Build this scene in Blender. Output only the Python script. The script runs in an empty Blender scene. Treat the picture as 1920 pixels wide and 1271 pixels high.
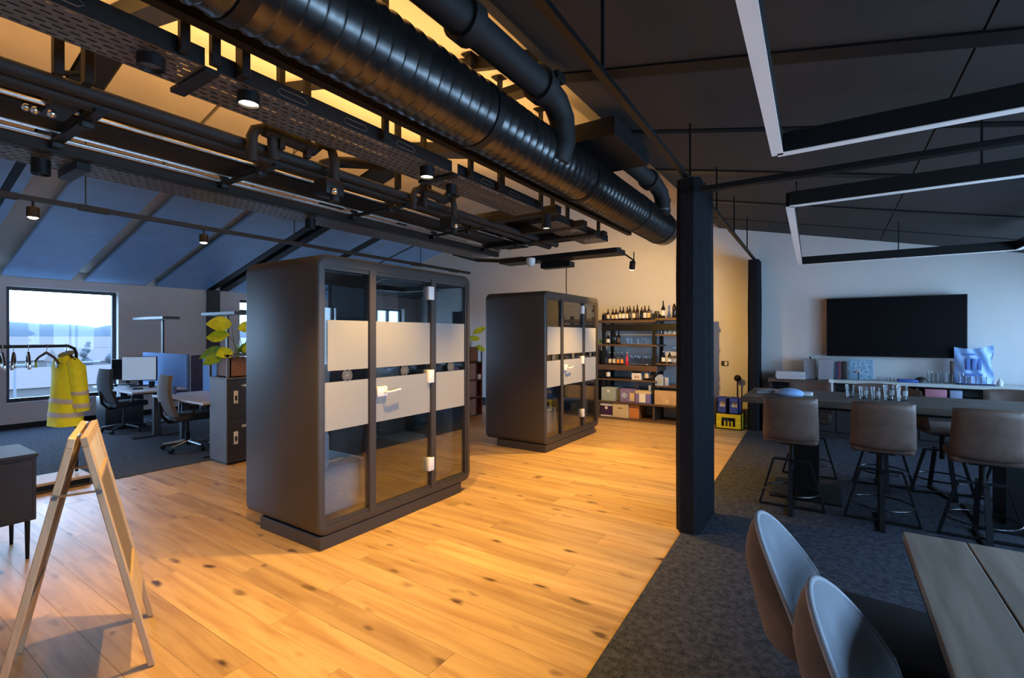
import bpy, bmesh, math, random
from math import sin, cos, pi, radians as rad
from mathutils import Vector, Matrix
random.seed(7)
S = bpy.context.scene
COL = S.collection
# ------------------------------------------------------------------ camera
cam = bpy.data.cameras.new('camera'); camo = bpy.data.objects.new('camera', cam); COL.objects.link(camo)
camo.location = (0, 0, 1.62); camo.rotation_euler = (rad(90), 0, rad(33.52))
cam.sensor_width = 36; cam.lens = 909 / 1920 * 36; cam.shift_y = -7.5 / 1920; cam.clip_start = .05; cam.clip_end = 4000
S.camera = camo
S.view_settings.view_transform = 'Standard'; S.view_settings.look = 'None'
S.view_settings.gamma = 1; S.view_settings.use_curve_mapping = False
S.view_settings.exposure = 0.0
try:
    S.cycles.use_denoising = True
    S.cycles.max_bounces = 8; S.cycles.diffuse_bounces = 4; S.cycles.transparent_max_bounces = 16
    S.cycles.sample_clamp_indirect = 6; S.cycles.caustics_reflective = False; S.cycles.caustics_refractive = False
except Exception: pass
# ------------------------------------------------------------------ hazy winter sky
w = bpy.data.worlds.new('sky'); S.world = w; w.use_nodes = True
nt = w.node_tree; N = nt.nodes; L = nt.links
bg = N['Background']; tc = N.new('ShaderNodeTexCoord'); sx = N.new('ShaderNodeSeparateXYZ'); rmp = N.new('ShaderNodeValToRGB')
L.new(tc.outputs['Generated'], sx.inputs[0]); L.new(sx.outputs['Z'], rmp.inputs[0]); L.new(rmp.outputs[0], bg.inputs['Color'])
rmp.color_ramp.elements[0].position = 0.0; rmp.color_ramp.elements[0].color = (.40, .65, .98, 1)
rmp.color_ramp.elements[1].position = .9; rmp.color_ramp.elements[1].color = (.28, .52, 1.0, 1)
SKY = 19
bg.inputs['Strength'].default_value = SKY
# daylight portals in the window openings (they emit nothing, they steer the sampling of the sky)
def portal(loc, rot, sx_, sy_):
    l = bpy.data.lights.new('window_portal', 'AREA'); l.shape = 'RECTANGLE'; l.size = sx_; l.size_y = sy_
    o = bpy.data.objects.new('window_portal', l); COL.objects.link(o); o.location = loc; o.rotation_euler = rot
    l.cycles.is_portal = True
WIN_R = [(0.2, 1.9), (2.2, 3.9), (4.2, 5.9), (6.2, 7.8), (8.2, 9.1)]           # openings in wall_right (y0, y1)
portal((-11.87, 2.9, 1.46), (0, rad(-90), 0), 2.05, 1.6)
portal((-11.87, 7.15, 1.68), (0, rad(-90), 0), 1.56, 2.27)
for yc in (-.9, .95): portal((-11.87, yc, 1.46), (0, rad(-90), 0), 2.05, 1.6)
for y0, y1 in WIN_R: portal((3.12, (y0 + y1) / 2, 1.55), (0, rad(90), 0), 1.5, y1 - y0)

def spot(loc, target, power, parent=None, color=(1, .555, .12), angle=95, blend=.7, size=.04):
    l = bpy.data.lights.new('spot_bulb', 'SPOT'); l.energy = power; l.color = color; l.spot_size = rad(angle); l.spot_blend = blend
    l.shadow_soft_size = size
    o = bpy.data.objects.new('spot_bulb', l); COL.objects.link(o); o.location = loc
    d = Vector(target) - Vector(loc); o.rotation_euler = d.to_track_quat('-Z', 'Y').to_euler()
    return o
DOWN = 310          # watts of a downlight
UP = 60             # watts per uplight strip
# ------------------------------------------------------------------ helpers
def mat(name, col, rough=.5, metal=0., spec=.5, var=.0, scale=8., bump=0., bscale=60., emit=None, es=1., coat=0., stretch=(1,1,1), sheen=0.):
    m = bpy.data.materials.new(name); m.use_nodes = True
    nt = m.node_tree; N = nt.nodes; L = nt.links; b = N['Principled BSDF']
    b.inputs['Base Color'].default_value = (*col, 1); b.inputs['Roughness'].default_value = rough
    b.inputs['Metallic'].default_value = metal; b.inputs['Specular IOR Level'].default_value = spec
    b.inputs['Coat Weight'].default_value = coat; b.inputs['Sheen Weight'].default_value = sheen
    if emit: b.inputs['Emission Color'].default_value = (*emit, 1); b.inputs['Emission Strength'].default_value = es
    tc = N.new('ShaderNodeTexCoord'); mp = N.new('ShaderNodeMapping'); mp.inputs['Scale'].default_value = stretch
    L.new(tc.outputs['Object'], mp.inputs[0])
    if var:
        n = N.new('ShaderNodeTexNoise'); n.inputs['Scale'].default_value = scale; n.inputs['Detail'].default_value = 4
        r = N.new('ShaderNodeValToRGB'); L.new(mp.outputs[0], n.inputs['Vector']); L.new(n.outputs['Fac'], r.inputs[0])
        r.color_ramp.elements[0].position = .3; r.color_ramp.elements[1].position = .7
        r.color_ramp.elements[0].color = (*[c * (1 - var) for c in col], 1)
        r.color_ramp.elements[1].color = (*[min(1, c * (1 + var)) for c in col], 1)
        L.new(r.outputs[0], b.inputs['Base Color'])
    if bump:
        n2 = N.new('ShaderNodeTexNoise'); n2.inputs['Scale'].default_value = bscale; n2.inputs['Detail'].default_value = 3
        L.new(mp.outputs[0], n2.inputs['Vector'])
        bp = N.new('ShaderNodeBump'); bp.inputs['Strength'].default_value = bump; bp.inputs['Distance'].default_value = .01
        L.new(n2.outputs['Fac'], bp.inputs['Height']); L.new(bp.outputs[0], b.inputs['Normal'])
    return m
def glass(name, tint=(.93, .96, .97), refl=.5):
    m = bpy.data.materials.new(name); m.use_nodes = True; nt = m.node_tree; N = nt.nodes; L = nt.links
    for n in list(N): N.remove(n)
    o = N.new('ShaderNodeOutputMaterial'); t = N.new('ShaderNodeBsdfTransparent'); g = N.new('ShaderNodeBsdfGlossy')
    mx = N.new('ShaderNodeMixShader'); f = N.new('ShaderNodeFresnel'); f.inputs['IOR'].default_value = 1.5
    mm = N.new('ShaderNodeMath'); mm.operation = 'MULTIPLY'; mm.inputs[1].default_value = refl
    t.inputs[0].default_value = (*tint, 1); g.inputs['Roughness'].default_value = .01
    L.new(f.outputs[0], mm.inputs[0]); L.new(mm.outputs[0], mx.inputs[0]); L.new(t.outputs[0], mx.inputs[1]); L.new(g.outputs[0], mx.inputs[2]); L.new(mx.outputs[0], o.inputs[0])
    return m
def frost(name, col=(.85, .86, .84), thru=.22):
    m = bpy.data.materials.new(name); m.use_nodes = True; nt = m.node_tree; N = nt.nodes; L = nt.links
    for n in list(N): N.remove(n)
    o = N.new('ShaderNodeOutputMaterial'); t = N.new('ShaderNodeBsdfTransparent'); d = N.new('ShaderNodeBsdfDiffuse'); tl = N.new('ShaderNodeBsdfTranslucent')
    a = N.new('ShaderNodeMixShader'); b = N.new('ShaderNodeMixShader'); a.inputs[0].default_value = .3; b.inputs[0].default_value = thru
    n = N.new('ShaderNodeTexNoise'); n.inputs['Scale'].default_value = 300; r = N.new('ShaderNodeValToRGB')
    r.color_ramp.elements[0].color = (*[c * .94 for c in col], 1); r.color_ramp.elements[1].color = (*col, 1)
    L.new(n.outputs['Fac'], r.inputs[0]); L.new(r.outputs[0], d.inputs[0]); L.new(r.outputs[0], tl.inputs[0])
    L.new(d.outputs[0], a.inputs[1]); L.new(tl.outputs[0], a.inputs[2]); L.new(a.outputs[0], b.inputs[1]); L.new(t.outputs[0], b.inputs[2]); L.new(b.outputs[0], o.inputs[0])
    return m
class G:
    """collects shapes, builds ONE mesh object"""
    def __init__(s): s.bm = bmesh.new()
    def _mi(s, n0, mi):
        s.bm.faces.ensure_lookup_table()
        if mi:
            for f in s.bm.faces[n0:]: f.material_index = mi
    def box(s, a, b, mi=0, bev=0., seg=2, M=None):
        t = bmesh.new(); r = bmesh.ops.create_cube(t, size=1)
        c = [(a[i] + b[i]) / 2 for i in range(3)]; d = [abs(b[i] - a[i]) for i in range(3)]
        for v in t.verts: v.co = Vector([v.co[i] * d[i] + c[i] for i in range(3)])
        if bev: bmesh.ops.bevel(t, geom=t.edges[:], offset=min(bev, min(d) * .49), segments=seg, profile=.5, affect='EDGES')
        if M is not None: t.transform(M)
        return s._add(t, mi)
    def _add(s, t, mi=0):
        n0 = len(s.bm.faces); me = bpy.data.meshes.new('t'); t.to_mesh(me); t.free(); s.bm.from_mesh(me); bpy.data.meshes.remove(me)
        s._mi(n0, mi); return s
    def cyl(s, p, q, r, r2=None, seg=12, mi=0, caps=True):
        r2 = r if r2 is None else r2; p = Vector(p); q = Vector(q); d = q - p
        t = bmesh.new(); bmesh.ops.create_cone(t, cap_ends=caps, segments=seg, radius1=r, radius2=r2, depth=d.length)
        t.transform(Matrix.Translation((p + q) / 2) @ d.to_track_quat('Z', 'Y').to_matrix().to_4x4()); return s._add(t, mi)
    def sph(s, c, r, sc=(1, 1, 1), mi=0, u=12, v=8):
        t = bmesh.new(); bmesh.ops.create_uvsphere(t, u_segments=u, v_segments=v, radius=r)
        t.transform(Matrix.Translation(c) @ Matrix.Diagonal((*sc, 1))); return s._add(t, mi)
    def tube(s, pts, r, seg=10, mi=0, closed=False):
        pts = [Vector(p) for p in pts]; n = len(pts); t = bmesh.new(); rings = []; up = None
        for i, p in enumerate(pts):
            a = pts[(i - 1) % n] if (i or closed) else p; b = pts[(i + 1) % n] if (i < n - 1 or closed) else p
            d = (b - a).normalized()
            if up is None: up = Vector((0, 0, 1)) if abs(d.z) < .9 else Vector((1, 0, 0))
            x = up.cross(d).normalized(); y = d.cross(x).normalized(); up = y
            rr = r[i] if isinstance(r, (list, tuple)) else r
            rings.append([t.verts.new(p + (x * cos(2 * pi * k / seg) + y * sin(2 * pi * k / seg)) * rr) for k in range(seg)])
        m = n if closed else n - 1
        for i in range(m):
            A = rings[i]; B = rings[(i + 1) % n]
            for k in range(seg): t.faces.new((A[k], A[(k + 1) % seg], B[(k + 1) % seg], B[k]))
        if not closed: t.faces.new(rings[0][::-1]); t.faces.new(rings[-1])
        bmesh.ops.recalc_face_normals(t, faces=t.faces[:])
        return s._add(t, mi)
    def lathe(s, prof, c=(0, 0, 0), seg=16, mi=0):
        t = bmesh.new(); rings = []
        for r, z in prof:
            if r < 1e-5: rings.append([t.verts.new((c[0], c[1], c[2] + z))])
            else: rings.append([t.verts.new((c[0] + r * cos(2 * pi * k / seg), c[1] + r * sin(2 * pi * k / seg), c[2] + z)) for k in range(seg)])
        for A, B in zip(rings, rings[1:]):
            for k in range(seg):
                f = [A[k % len(A)], A[(k + 1) % len(A)], B[(k + 1) % len(B)], B[k % len(B)]]
                f = list(dict.fromkeys(f))
                if len(f) > 2:
                    try: t.faces.new(f)
                    except ValueError: pass
        bmesh.ops.recalc_face_normals(t, faces=t.faces[:])
        return s._add(t, mi)
    def prism(s, poly, vec, mi=0):
        """closed planar polygon (3-D points) swept along vec"""
        t = bmesh.new(); v = Vector(vec); a = [t.verts.new(p) for p in poly]; b = [t.verts.new(Vector(p) + v) for p in poly]; n = len(a)
        t.faces.new(a[::-1]); t.faces.new(b)
        for k in range(n): t.faces.new((a[k], a[(k + 1) % n], b[(k + 1) % n], b[k]))
        bmesh.ops.recalc_face_normals(t, faces=t.faces[:])
        return s._add(t, mi)
    def grid(s, f, nu, nv, mi=0, closed_u=False):
        """surface f(u, v), u and v in 0..1"""
        t = bmesh.new(); V = [[t.verts.new(f(i / nu, j / nv)) for j in range(nv + 1)] for i in range(nu + (0 if closed_u else 1))]
        for i in range(nu):
            for j in range(nv):
                A = V[i]; B = V[(i + 1) % len(V)]; t.faces.new((A[j], B[j], B[j + 1], A[j + 1]))
        return s._add(t, mi)
    def faces(s, vs, fs, mi=0):
        t = bmesh.new(); V = [t.verts.new(v) for v in vs]
        for f in fs: t.faces.new([V[i] for i in f])
        return s._add(t, mi)
    def obj(s, name, mats, parent=None, smooth=True, loc=(0, 0, 0), ang=40):
        me = bpy.data.meshes.new(name); s.bm.to_mesh(me); s.bm.free()
        for m in (mats if isinstance(mats, (list, tuple)) else [mats]): me.materials.append(m)
        if smooth:
            me.shade_smooth(); me.set_sharp_from_angle(angle=rad(ang))
        o = bpy.data.objects.new(name, me); COL.objects.link(o); o.location = loc
        if parent: o.parent = parent
        return o
def B(a, b, bev=0., seg=2): return G().box(a, b, 0, bev, seg)
def thing(name, label, cat, loc=(0, 0, 0), rz=0., group=None):
    o = bpy.data.objects.new(name, None); COL.objects.link(o); o.empty_display_size = .1
    o.location = loc; o.rotation_euler = (0, 0, rz); o['label'] = label; o['category'] = cat
    if group: o['group'] = group
    return o
def tag(o, label, cat, group=None):
    o['label'] = label; o['category'] = cat
    if group: o['group'] = group
    return o
def struct(o): o['kind'] = 'structure'; return o
def dup(root, loc, rz=None, label=None, group=None):
    r = root.copy(); COL.objects.link(r); r.location = loc
    if rz is not None: r.rotation_euler = (0, 0, rz)
    if label: r['label'] = label
    if group: r['group'] = group
    for ch in list(root.children):
        c = ch.copy(); COL.objects.link(c); c.parent = r
        for g in list(ch.children):
            d = g.copy(); COL.objects.link(d); d.parent = c
    return r
ORD = ['first', 'second', 'third', 'fourth', 'fifth', 'sixth', 'seventh', 'eighth', 'ninth', 'tenth', 'eleventh', 'twelfth', 'thirteenth', 'fourteenth']
# ------------------------------------------------------------------ materials
def wood_mat(name, c1, c2, c3, along=0, knots=True, rough=.42, gscale=1.):
    """boards: per-object tint, long grain, dark elongated knots"""
    m = bpy.data.materials.new(name); m.use_nodes = True; nt = m.node_tree; N = nt.nodes; L = nt.links; b = N['Principled BSDF']
    oi = N.new('ShaderNodeObjectInfo'); ge = N.new('ShaderNodeNewGeometry')
    off = N.new('ShaderNodeVectorMath'); off.operation = 'SCALE'; off.inputs[0].default_value = (37, 53, 11); L.new(oi.outputs['Random'], off.inputs['Scale'])
    ad = N.new('ShaderNodeVectorMath'); ad.operation = 'ADD'; L.new(ge.outputs['Position'], ad.inputs[0]); L.new(off.outputs[0], ad.inputs[1])
    mp = N.new('ShaderNodeMapping'); sc = [14., 14., 14.]; sc[along] = 1.1; mp.inputs['Scale'].default_value = [v * gscale for v in sc]; L.new(ad.outputs[0], mp.inputs[0])
    n1 = N.new('ShaderNodeTexNoise'); n1.inputs['Scale'].default_value = 1.; n1.inputs['Detail'].default_value = 6; n1.inputs['Distortion'].default_value = .6; L.new(mp.outputs[0], n1.inputs['Vector'])
    r1 = N.new('ShaderNodeValToRGB'); L.new(n1.outputs['Fac'], r1.inputs[0])
    r1.color_ramp.elements[0].position = .32; r1.color_ramp.elements[0].color = (*c2, 1); r1.color_ramp.elements[1].position = .62; r1.color_ramp.elements[1].color = (*c1, 1)
    hs = N.new('ShaderNodeHueSaturation'); mr = N.new('ShaderNodeMapRange'); mr.inputs['To Min'].default_value = .80; mr.inputs['To Max'].default_value = 1.14
    L.new(oi.outputs['Random'], mr.inputs['Value']); L.new(mr.outputs[0], hs.inputs['Value']); L.new(r1.outputs[0], hs.inputs['Color'])
    last = hs.outputs[0]
    if knots:
        mk = N.new('ShaderNodeMapping'); sk = [9., 9., 9.]; sk[along] = 3.4; mk.inputs['Scale'].default_value = sk; L.new(ad.outputs[0], mk.inputs[0])
        nd = N.new('ShaderNodeTexNoise'); nd.inputs['Scale'].default_value = 2.; L.new(mk.outputs[0], nd.inputs['Vector'])
        md = N.new('ShaderNodeMixRGB'); md.blend_type = 'LINEAR_LIGHT'; md.inputs[0].default_value = .22; L.new(mk.outputs[0], md.inputs[1]); L.new(nd.outputs['Color'], md.inputs[2])
        vo = N.new('ShaderNodeTexVoronoi'); vo.inputs['Scale'].default_value = 1.; L.new(md.outputs[0], vo.inputs['Vector'])
        kr = N.new('ShaderNodeValToRGB'); L.new(vo.outputs['Distance'], kr.inputs[0])
        kr.color_ramp.elements[0].position = .10; kr.color_ramp.elements[0].color = (1, 1, 1, 1); kr.color_ramp.elements[1].position = .27; kr.color_ramp.elements[1].color = (0, 0, 0, 1)
        se = N.new('ShaderNodeSeparateColor'); L.new(vo.outputs['Color'], se.inputs[0])
        gt = N.new('ShaderNodeMapRange'); gt.inputs['From Min'].default_value = .3; gt.inputs['From Max'].default_value = .95; L.new(se.outputs['Red'], gt.inputs['Value'])
        mu = N.new('ShaderNodeMath'); mu.operation = 'MULTIPLY'; L.new(kr.outputs[0], mu.inputs[0]); L.new(gt.outputs[0], mu.inputs[1])
        mk2 = N.new('ShaderNodeMixRGB'); mk2.inputs[2].default_value = (*c3, 1); L.new(mu.outputs[0], mk2.inputs[0]); L.new(last, mk2.inputs[1]); last = mk2.outputs[0]
    L.new(last, b.inputs['Base Color']); b.inputs['Roughness'].default_value = rough
    bp = N.new('ShaderNodeBump'); bp.inputs['Strength'].default_value = .08; bp.inputs['Distance'].default_value = .01; L.new(n1.outputs['Fac'], bp.inputs['Height']); L.new(bp.outputs[0], b.inputs['Normal'])
    return m
def carpet_mat():
    m = mat('carpet_pile', (.05, .052, .06), .95, spec=.1); nt = m.node_tree; N = nt.nodes; L = nt.links; b = N['Principled BSDF']
    ge = N.new('ShaderNodeNewGeometry'); n = N.new('ShaderNodeTexNoise'); n.inputs['Scale'].default_value = 130; n.inputs['Detail'].default_value = 3; L.new(ge.outputs['Position'], n.inputs['Vector'])
    n3 = N.new('ShaderNodeTexNoise'); n3.inputs['Scale'].default_value = 26; n3.inputs['Detail'].default_value = 3; L.new(ge.outputs['Position'], n3.inputs['Vector'])
    r = N.new('ShaderNodeValToRGB'); mx = N.new('ShaderNodeMixRGB'); mx.inputs[0].default_value = .4; L.new(n.outputs['Fac'], mx.inputs[1]); L.new(n3.outputs['Fac'], mx.inputs[2]); L.new(mx.outputs[0], r.inputs[0])
    r.color_ramp.elements[0].position = .38; r.color_ramp.elements[0].color = (.018, .02, .026, 1); r.color_ramp.elements[1].position = .66; r.color_ramp.elements[1].color = (.10, .105, .12, 1)
    L.new(r.outputs[0], b.inputs['Base Color'])
    bp = N.new('ShaderNodeBump'); bp.inputs['Strength'].default_value = .6; bp.inputs['Distance'].default_value = .012; L.new(mx.outputs[0], bp.inputs['Height']); L.new(bp.outputs[0], b.inputs['Normal'])
    return m
M = dict(
    oak=wood_mat('oiled_oak', (.60, .41, .205), (.40, .24, .105), (.06, .024, .01)),
    table_oak=wood_mat('grey_oak', (.33, .265, .20), (.20, .15, .11), (.08, .06, .05), along=1, knots=False, rough=.5),
    shelf_oak=wood_mat('smoked_oak', (.13, .08, .05), (.08, .045, .028), (.02, .01, .01), knots=False),
    sign_wood=wood_mat('raw_pine', (.60, .45, .29), (.52, .37, .22), (.25, .13, .06), along=2, knots=False, rough=.6, gscale=2.),
    carpet=carpet_mat(),
    under=mat('screed', (.05, .04, .03), .9, var=.2),
    wall=mat('white_paint', (.74, .73, .71), .75, var=.02, scale=3, bump=.05, bscale=180),
    ceil=mat('cream_ceiling', (.74, .70, .62), .8, var=.03, scale=4),
    panel_daylit=mat('daylight_tinted_felt', (.27, .49, .82), .38, var=.07, scale=3, bump=.1, bscale=300),  # grey felt with the windows' blue daylight put into its colour
    panel_grey=mat('stone_grey_felt', (.36, .33, .30), .9, var=.06, scale=3, bump=.1, bscale=300),
    panel_dark=mat('charcoal_felt', (.028, .026, .025), .8, var=.1, scale=3, bump=.1, bscale=300),
    black=mat('black_powder_coat', (.006, .006, .0065), .5, spec=.3, var=.2, scale=20),
    blackgloss=mat('black_gloss_pipe', (.01, .01, .011), .25, var=.2, scale=20),
    duct=mat('black_duct_sheet', (.075, .072, .07), .26, metal=.85, var=.25, scale=9),
    foam=mat('black_pipe_foam', (.008, .008, .0085), .7, var=.2, scale=30, bump=.15, bscale=80),
    galv=mat('dull_zinc', (.16, .155, .15), .45, metal=.7, var=.2, scale=25),
    chrome=mat('bright_conduit', (.75, .76, .78), .22, metal=1., var=.1, scale=30),
    white=mat('white_plastic', (.82, .82, .80), .4, var=.02),
    diffuser=mat('opal_diffuser', (.86, .83, .80), .5, var=.02),
    booth=mat('bronze_grey_lacquer', (.042, .036, .034), .48, var=.08, scale=2),
    boothin=mat('charcoal_lining', (.045, .045, .05), .85, var=.15, scale=40),
    sofa=mat('blue_grey_upholstery', (.24, .25, .29), .9, var=.1, scale=60, bump=.2, bscale=200, sheen=.3),
    sofa_dark=mat('charcoal_upholstery', (.04, .042, .05), .85, var=.15, scale=60, bump=.2, bscale=200, sheen=.3),
    glass=glass('clear_glass'), frost=frost('frosted_film', (.55, .56, .56), .25),
    winglass=glass('window_glass', (.97, .98, .98), .35),
    winframe=mat('dark_window_frame', (.03, .034, .045), .45, var=.1),
    curtain=mat('black_curtain_cloth', (.012, .0125, .0155), .95, spec=.2, var=.25, scale=40, bump=.3, bscale=120),
    leather=mat('brown_leather', (.135, .085, .062), .5, var=.18, scale=12, bump=.12, bscale=90),
    velvet=mat('grey_velvet', (.155, .17, .195), .85, var=.12, scale=14, sheen=.5),
    velvet_back=mat('lamp_tinted_velvet_back', (.11, .068, .042), .85, var=.12, scale=14, sheen=.3),  # outer side of the chair velvet, warm lamp light put into its colour
    piping=mat('pale_piping', (.30, .31, .33), .7, var=.05),
    seatdark=mat('black_seat_cloth', (.008, .008, .009), .95, var=.2, scale=40),
    tv=mat('black_screen', (.003, .003, .0035), .45, spec=.12, var=.1), bezel=mat('black_bezel', (.01, .01, .011), .4, var=.1),
    bar=mat('dark_oiled_table', (.10, .078, .06), .5, var=.25, scale=5, stretch=(1, 9, 9)),
    counter=mat('pale_counter_edge', (.62, .63, .58), .5, var=.04), cabinet=mat('dark_cabinet_front', (.03, .027, .026), .5, var=.15),
    steel=mat('brushed_steel', (.55, .55, .56), .3, metal=1., var=.1, scale=30),
    locker=mat('graphite_metal', (.11, .115, .14), .5, var=.08, scale=4), lockdark=mat('locker_door_black', (.022, .02, .02), .45, var=.1),
    pot=mat('terracotta_brown_box', (.24, .13, .09), .7, var=.12), soil=mat('soil', (.03, .02, .014), .95, var=.4, scale=60),
    leaf=mat('lime_leaf', (.56, .76, .04), .4, var=.2, scale=18), leaf2=mat('deep_green_leaf', (.22, .46, .05), .4, var=.25, scale=18), stem=mat('green_stem', (.16, .22, .05), .6, var=.1),
    hivis=mat('hi_vis_yellow', (.94, .93, .02), .75, var=.06, scale=12, bump=.2, bscale=40), reflect=mat('reflective_silver', (.52, .50, .46), .45, var=.06, scale=60),
    lining=mat('grey_jacket_lining', (.2, .22, .1), .8, var=.1),
    deskwhite=mat('pale_desk_top', (.60, .60, .62), .45, var=.04), deskleg=mat('dark_desk_frame', (.03, .032, .04), .4, var=.1),
    felt=mat('blue_felt_screen', (.11, .22, .44), .9, var=.08, scale=40), screen=mat('monitor_face', (.30, .38, .48), .25, var=.03, emit=(.45, .62, .85), es=.45), 
    office=mat('slate_chair_fabric', (.07, .075, .09), .9, var=.12, scale=60, bump=.2, bscale=200), officegrey=mat('grey_mesh_fabric', (.20, .20, .21), .85, var=.12, scale=60, bump=.2, bscale=200),
    chalk=mat('grey_board', (.21, .165, .12), .55, var=.1, scale=6), pale=mat('pale_header_panel', (.60, .55, .46), .6, var=.05),
    darkwood=wood_mat('dark_sideboard', (.032, .021, .017), (.02, .013, .011), (.01, .01, .01), along=1, knots=False, rough=.55),
    redwood=mat('red_brown_cubby', (.19, .06, .045), .6, var=.15), pinkdoor=mat('dusty_pink_door', (.38, .28, .27), .6, var=.06),
    warmglow=mat('lamp_lens', (.9, .8, .6), .4, emit=(1, .78, .5), es=14), dimglow=mat('lamp_lens_dim', (.9, .85, .75), .4, emit=(1, .82, .6), es=3.5), offlens=mat('lamp_reflector', (.6, .6, .6), .2, metal=1., var=.1),
    bot=mat('brown_bottle_glass', (.022, .009, .006), .12, var=.1), botdark=mat('black_bottle_glass', (.008, .009, .008), .1, var=.1), botred=mat('red_bottle', (.55, .02, .05), .2, var=.1),
    lab_cream=mat('cream_label', (.72, .62, .42), .7, var=.08), lab_white=mat('white_label', (.80, .78, .74), .7, var=.05), lab_orange=mat('orange_label', (.75, .28, .05), .7, var=.08), lab_dark=mat('dark_label', (.08, .06, .06), .6, var=.1), lab_red=mat('red_print', (.30, .04, .06), .7, var=.08),
    cap=mat('bottle_cap', (.5, .42, .3), .35, metal=.8, var=.1), tumbler=glass('tumbler_glass', (.975, .985, .995), .7),
    kraft=mat('cardboard', (.52, .36, .20), .85, var=.08), orange=mat('orange_card', (.56, .22, .06), .8, var=.06), teal=mat('pale_teal_card', (.34, .42, .40), .7, var=.04), lilac=mat('lilac_card', (.22, .16, .34), .7, var=.05), violet=mat('dark_violet_card', (.045, .015, .075), .6, var=.05), cream=mat('cream_card', (.60, .50, .30), .8, var=.05), bluecard=mat('pale_blue_card', (.36, .44, .62), .6, var=.05), bluelab=mat('blue_print', (.08, .16, .5), .6, var=.1),
    yellow=mat('yellow_crate', (.80, .62, .02), .4, var=.05), blue=mat('blue_crate', (.03, .07, .34), .4, var=.08),
    paper=mat('white_paper', (.72, .72, .74), .8, var=.03), plastic=glass('clear_plastic', (.72, .84, .95), 2.5), greybox=mat('grey_box', (.33, .33, .36), .6, var=.04), bag=mat('blue_plastic_bag', (.30, .50, .85), .3, var=.12, scale=10), bagprint=mat('blue_bag_print', (.10, .2, .55), .4, var=.1),
    pink=mat('pink_card', (.55, .22, .28), .7, var=.06), hexa=mat('pattern_blue', (.26, .42, .58), .6, var=.05), hexl=mat('pattern_pale', (.60, .78, .85), .6, var=.05),
    maroon=mat('maroon_folder', (.20, .04, .08), .6, var=.08), navy=mat('navy_folder', (.03, .035, .10), .6, var=.08), tray=mat('blue_tray', (.04, .12, .45), .45, var=.06),
    field=mat('dry_field', (.028, .0225, .021), .95, var=.25, scale=.03), treeb=mat('bare_tree_haze', (.02, .022, .025), .95, var=.2, scale=.5), trunk=mat('bark', (.08, .06, .05), .9, var=.2), hill=mat('haze_tinted_hill', (.036, .042, .05), 1., var=.05, scale=.01), bldg=mat('far_render', (.05, .044, .042), .9, var=.06), roofm=mat('far_roof', (.05, .034, .028), .9, var=.1), road=mat('far_road', (.03, .027, .027), .9, var=.1), carw=mat('white_car', (.1, .1, .1), .4, var=.02), bark=mat('far_window', (.05, .06, .08), .3, var=.1),  # bluish distance haze is put into the hill and bare tree colours
    hook=mat('hanger_metal', (.6, .6, .6), .25, metal=1., var=.05), hangwood=mat('dark_hanger', (.06, .04, .03), .5, var=.2),
)
# ================================================================== ROOM SHELL
ZL = lambda x: 2.62 + .262 * (x + 11.75)          # underside of the felt panels, left slope
ZR = lambda x: 3.214 - .2095 * x                  # right slope
CL = lambda x: ZL(x) + .15
CR = lambda x: ZR(x) + .15
XR = -5.27
XE = lambda y: -.97 - (y - 2.1) * .034            # edge between oak and carpet
floor = struct(B((-12.2, -2.2, -.3), (3.3, 9.8, -.02)).obj('floor', M['under']))
# oak boards, laid across the room
rows = []
y = -1.9; r = 0
while y < 9.5:
    x1 = XE(y + .1); x = -6.72 + 0
    first = True
    while x < x1 - .02:
        ln = random.uniform(1.3, 2.3)
        if first: ln = random.uniform(.5, 2.2); first = False
        xe = x + ln
        if x1 - xe < .5: xe = x1
        rows.append((x, min(xe, x1), y)); x = xe
    y += .2; r += 1
for (a, b, yy) in rows:
    B((a + .0006, yy + .0006, -.02), (b - .0006, yy + .1994, random.uniform(-.0006, .0004)), .0007, 1).obj('plank', M['oak'], floor, smooth=False)
c = G().prism([(-.97 + .034 * 4.1 - .0, -2, -.02), (3.0, -2, -.02), (3.0, 9.55, -.02), (XE(9.55), 9.55, -.02)], (0, 0, .028)).obj('carpet', M['carpet'], floor, smooth=False); c['label'] = 'dark grey looped carpet around the long tables'
c = B((-11.75, -2, -.02), (-6.72, 9.55, .006)).obj('carpet', M['carpet'], floor, smooth=False); c['label'] = 'dark grey carpet under the desks'
def wall_x(name, x0, x1, y0, y1, z1, holes):
    g = G(); ys = y0
    for (a, b, lo, hi) in sorted(holes):
        g.box((x0, ys, 0), (x1, a, z1)); g.box((x0, a, 0), (x1, b, lo)); g.box((x0, a, hi), (x1, b, z1)); ys = b
    g.box((x0, ys, 0), (x1, y1, z1)); return struct(g.obj(name, M['wall'], smooth=False))
wall_x('wall_left', -12.0, -11.75, -2.2, 9.8, 2.80, [(-1.7, -.1, .455, 2.46), (.15, 1.75, .455, 2.46), (2.13, 3.684, .455, 2.46), (6.03, 8.3, .9, 2.46)])
wall_x('wall_right', 3.0, 3.25, -2.2, 9.8, 2.76, [(a, b, .8, 2.3) for a, b in WIN_R])
gab = lambda y: [(-12, y, 0), (3.25, y, 0), (3.25, y, CR(3.25)), (XR, y, CR(XR)), (-12, y, CL(-12))]
struct(G().prism(gab(9.55), (0, .25, 0)).obj('wall_far', M['wall'], smooth=False))
struct(G().prism(gab(-2.0), (0, -.2, 0)).obj('wall_back', M['wall'], smooth=False))
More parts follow.
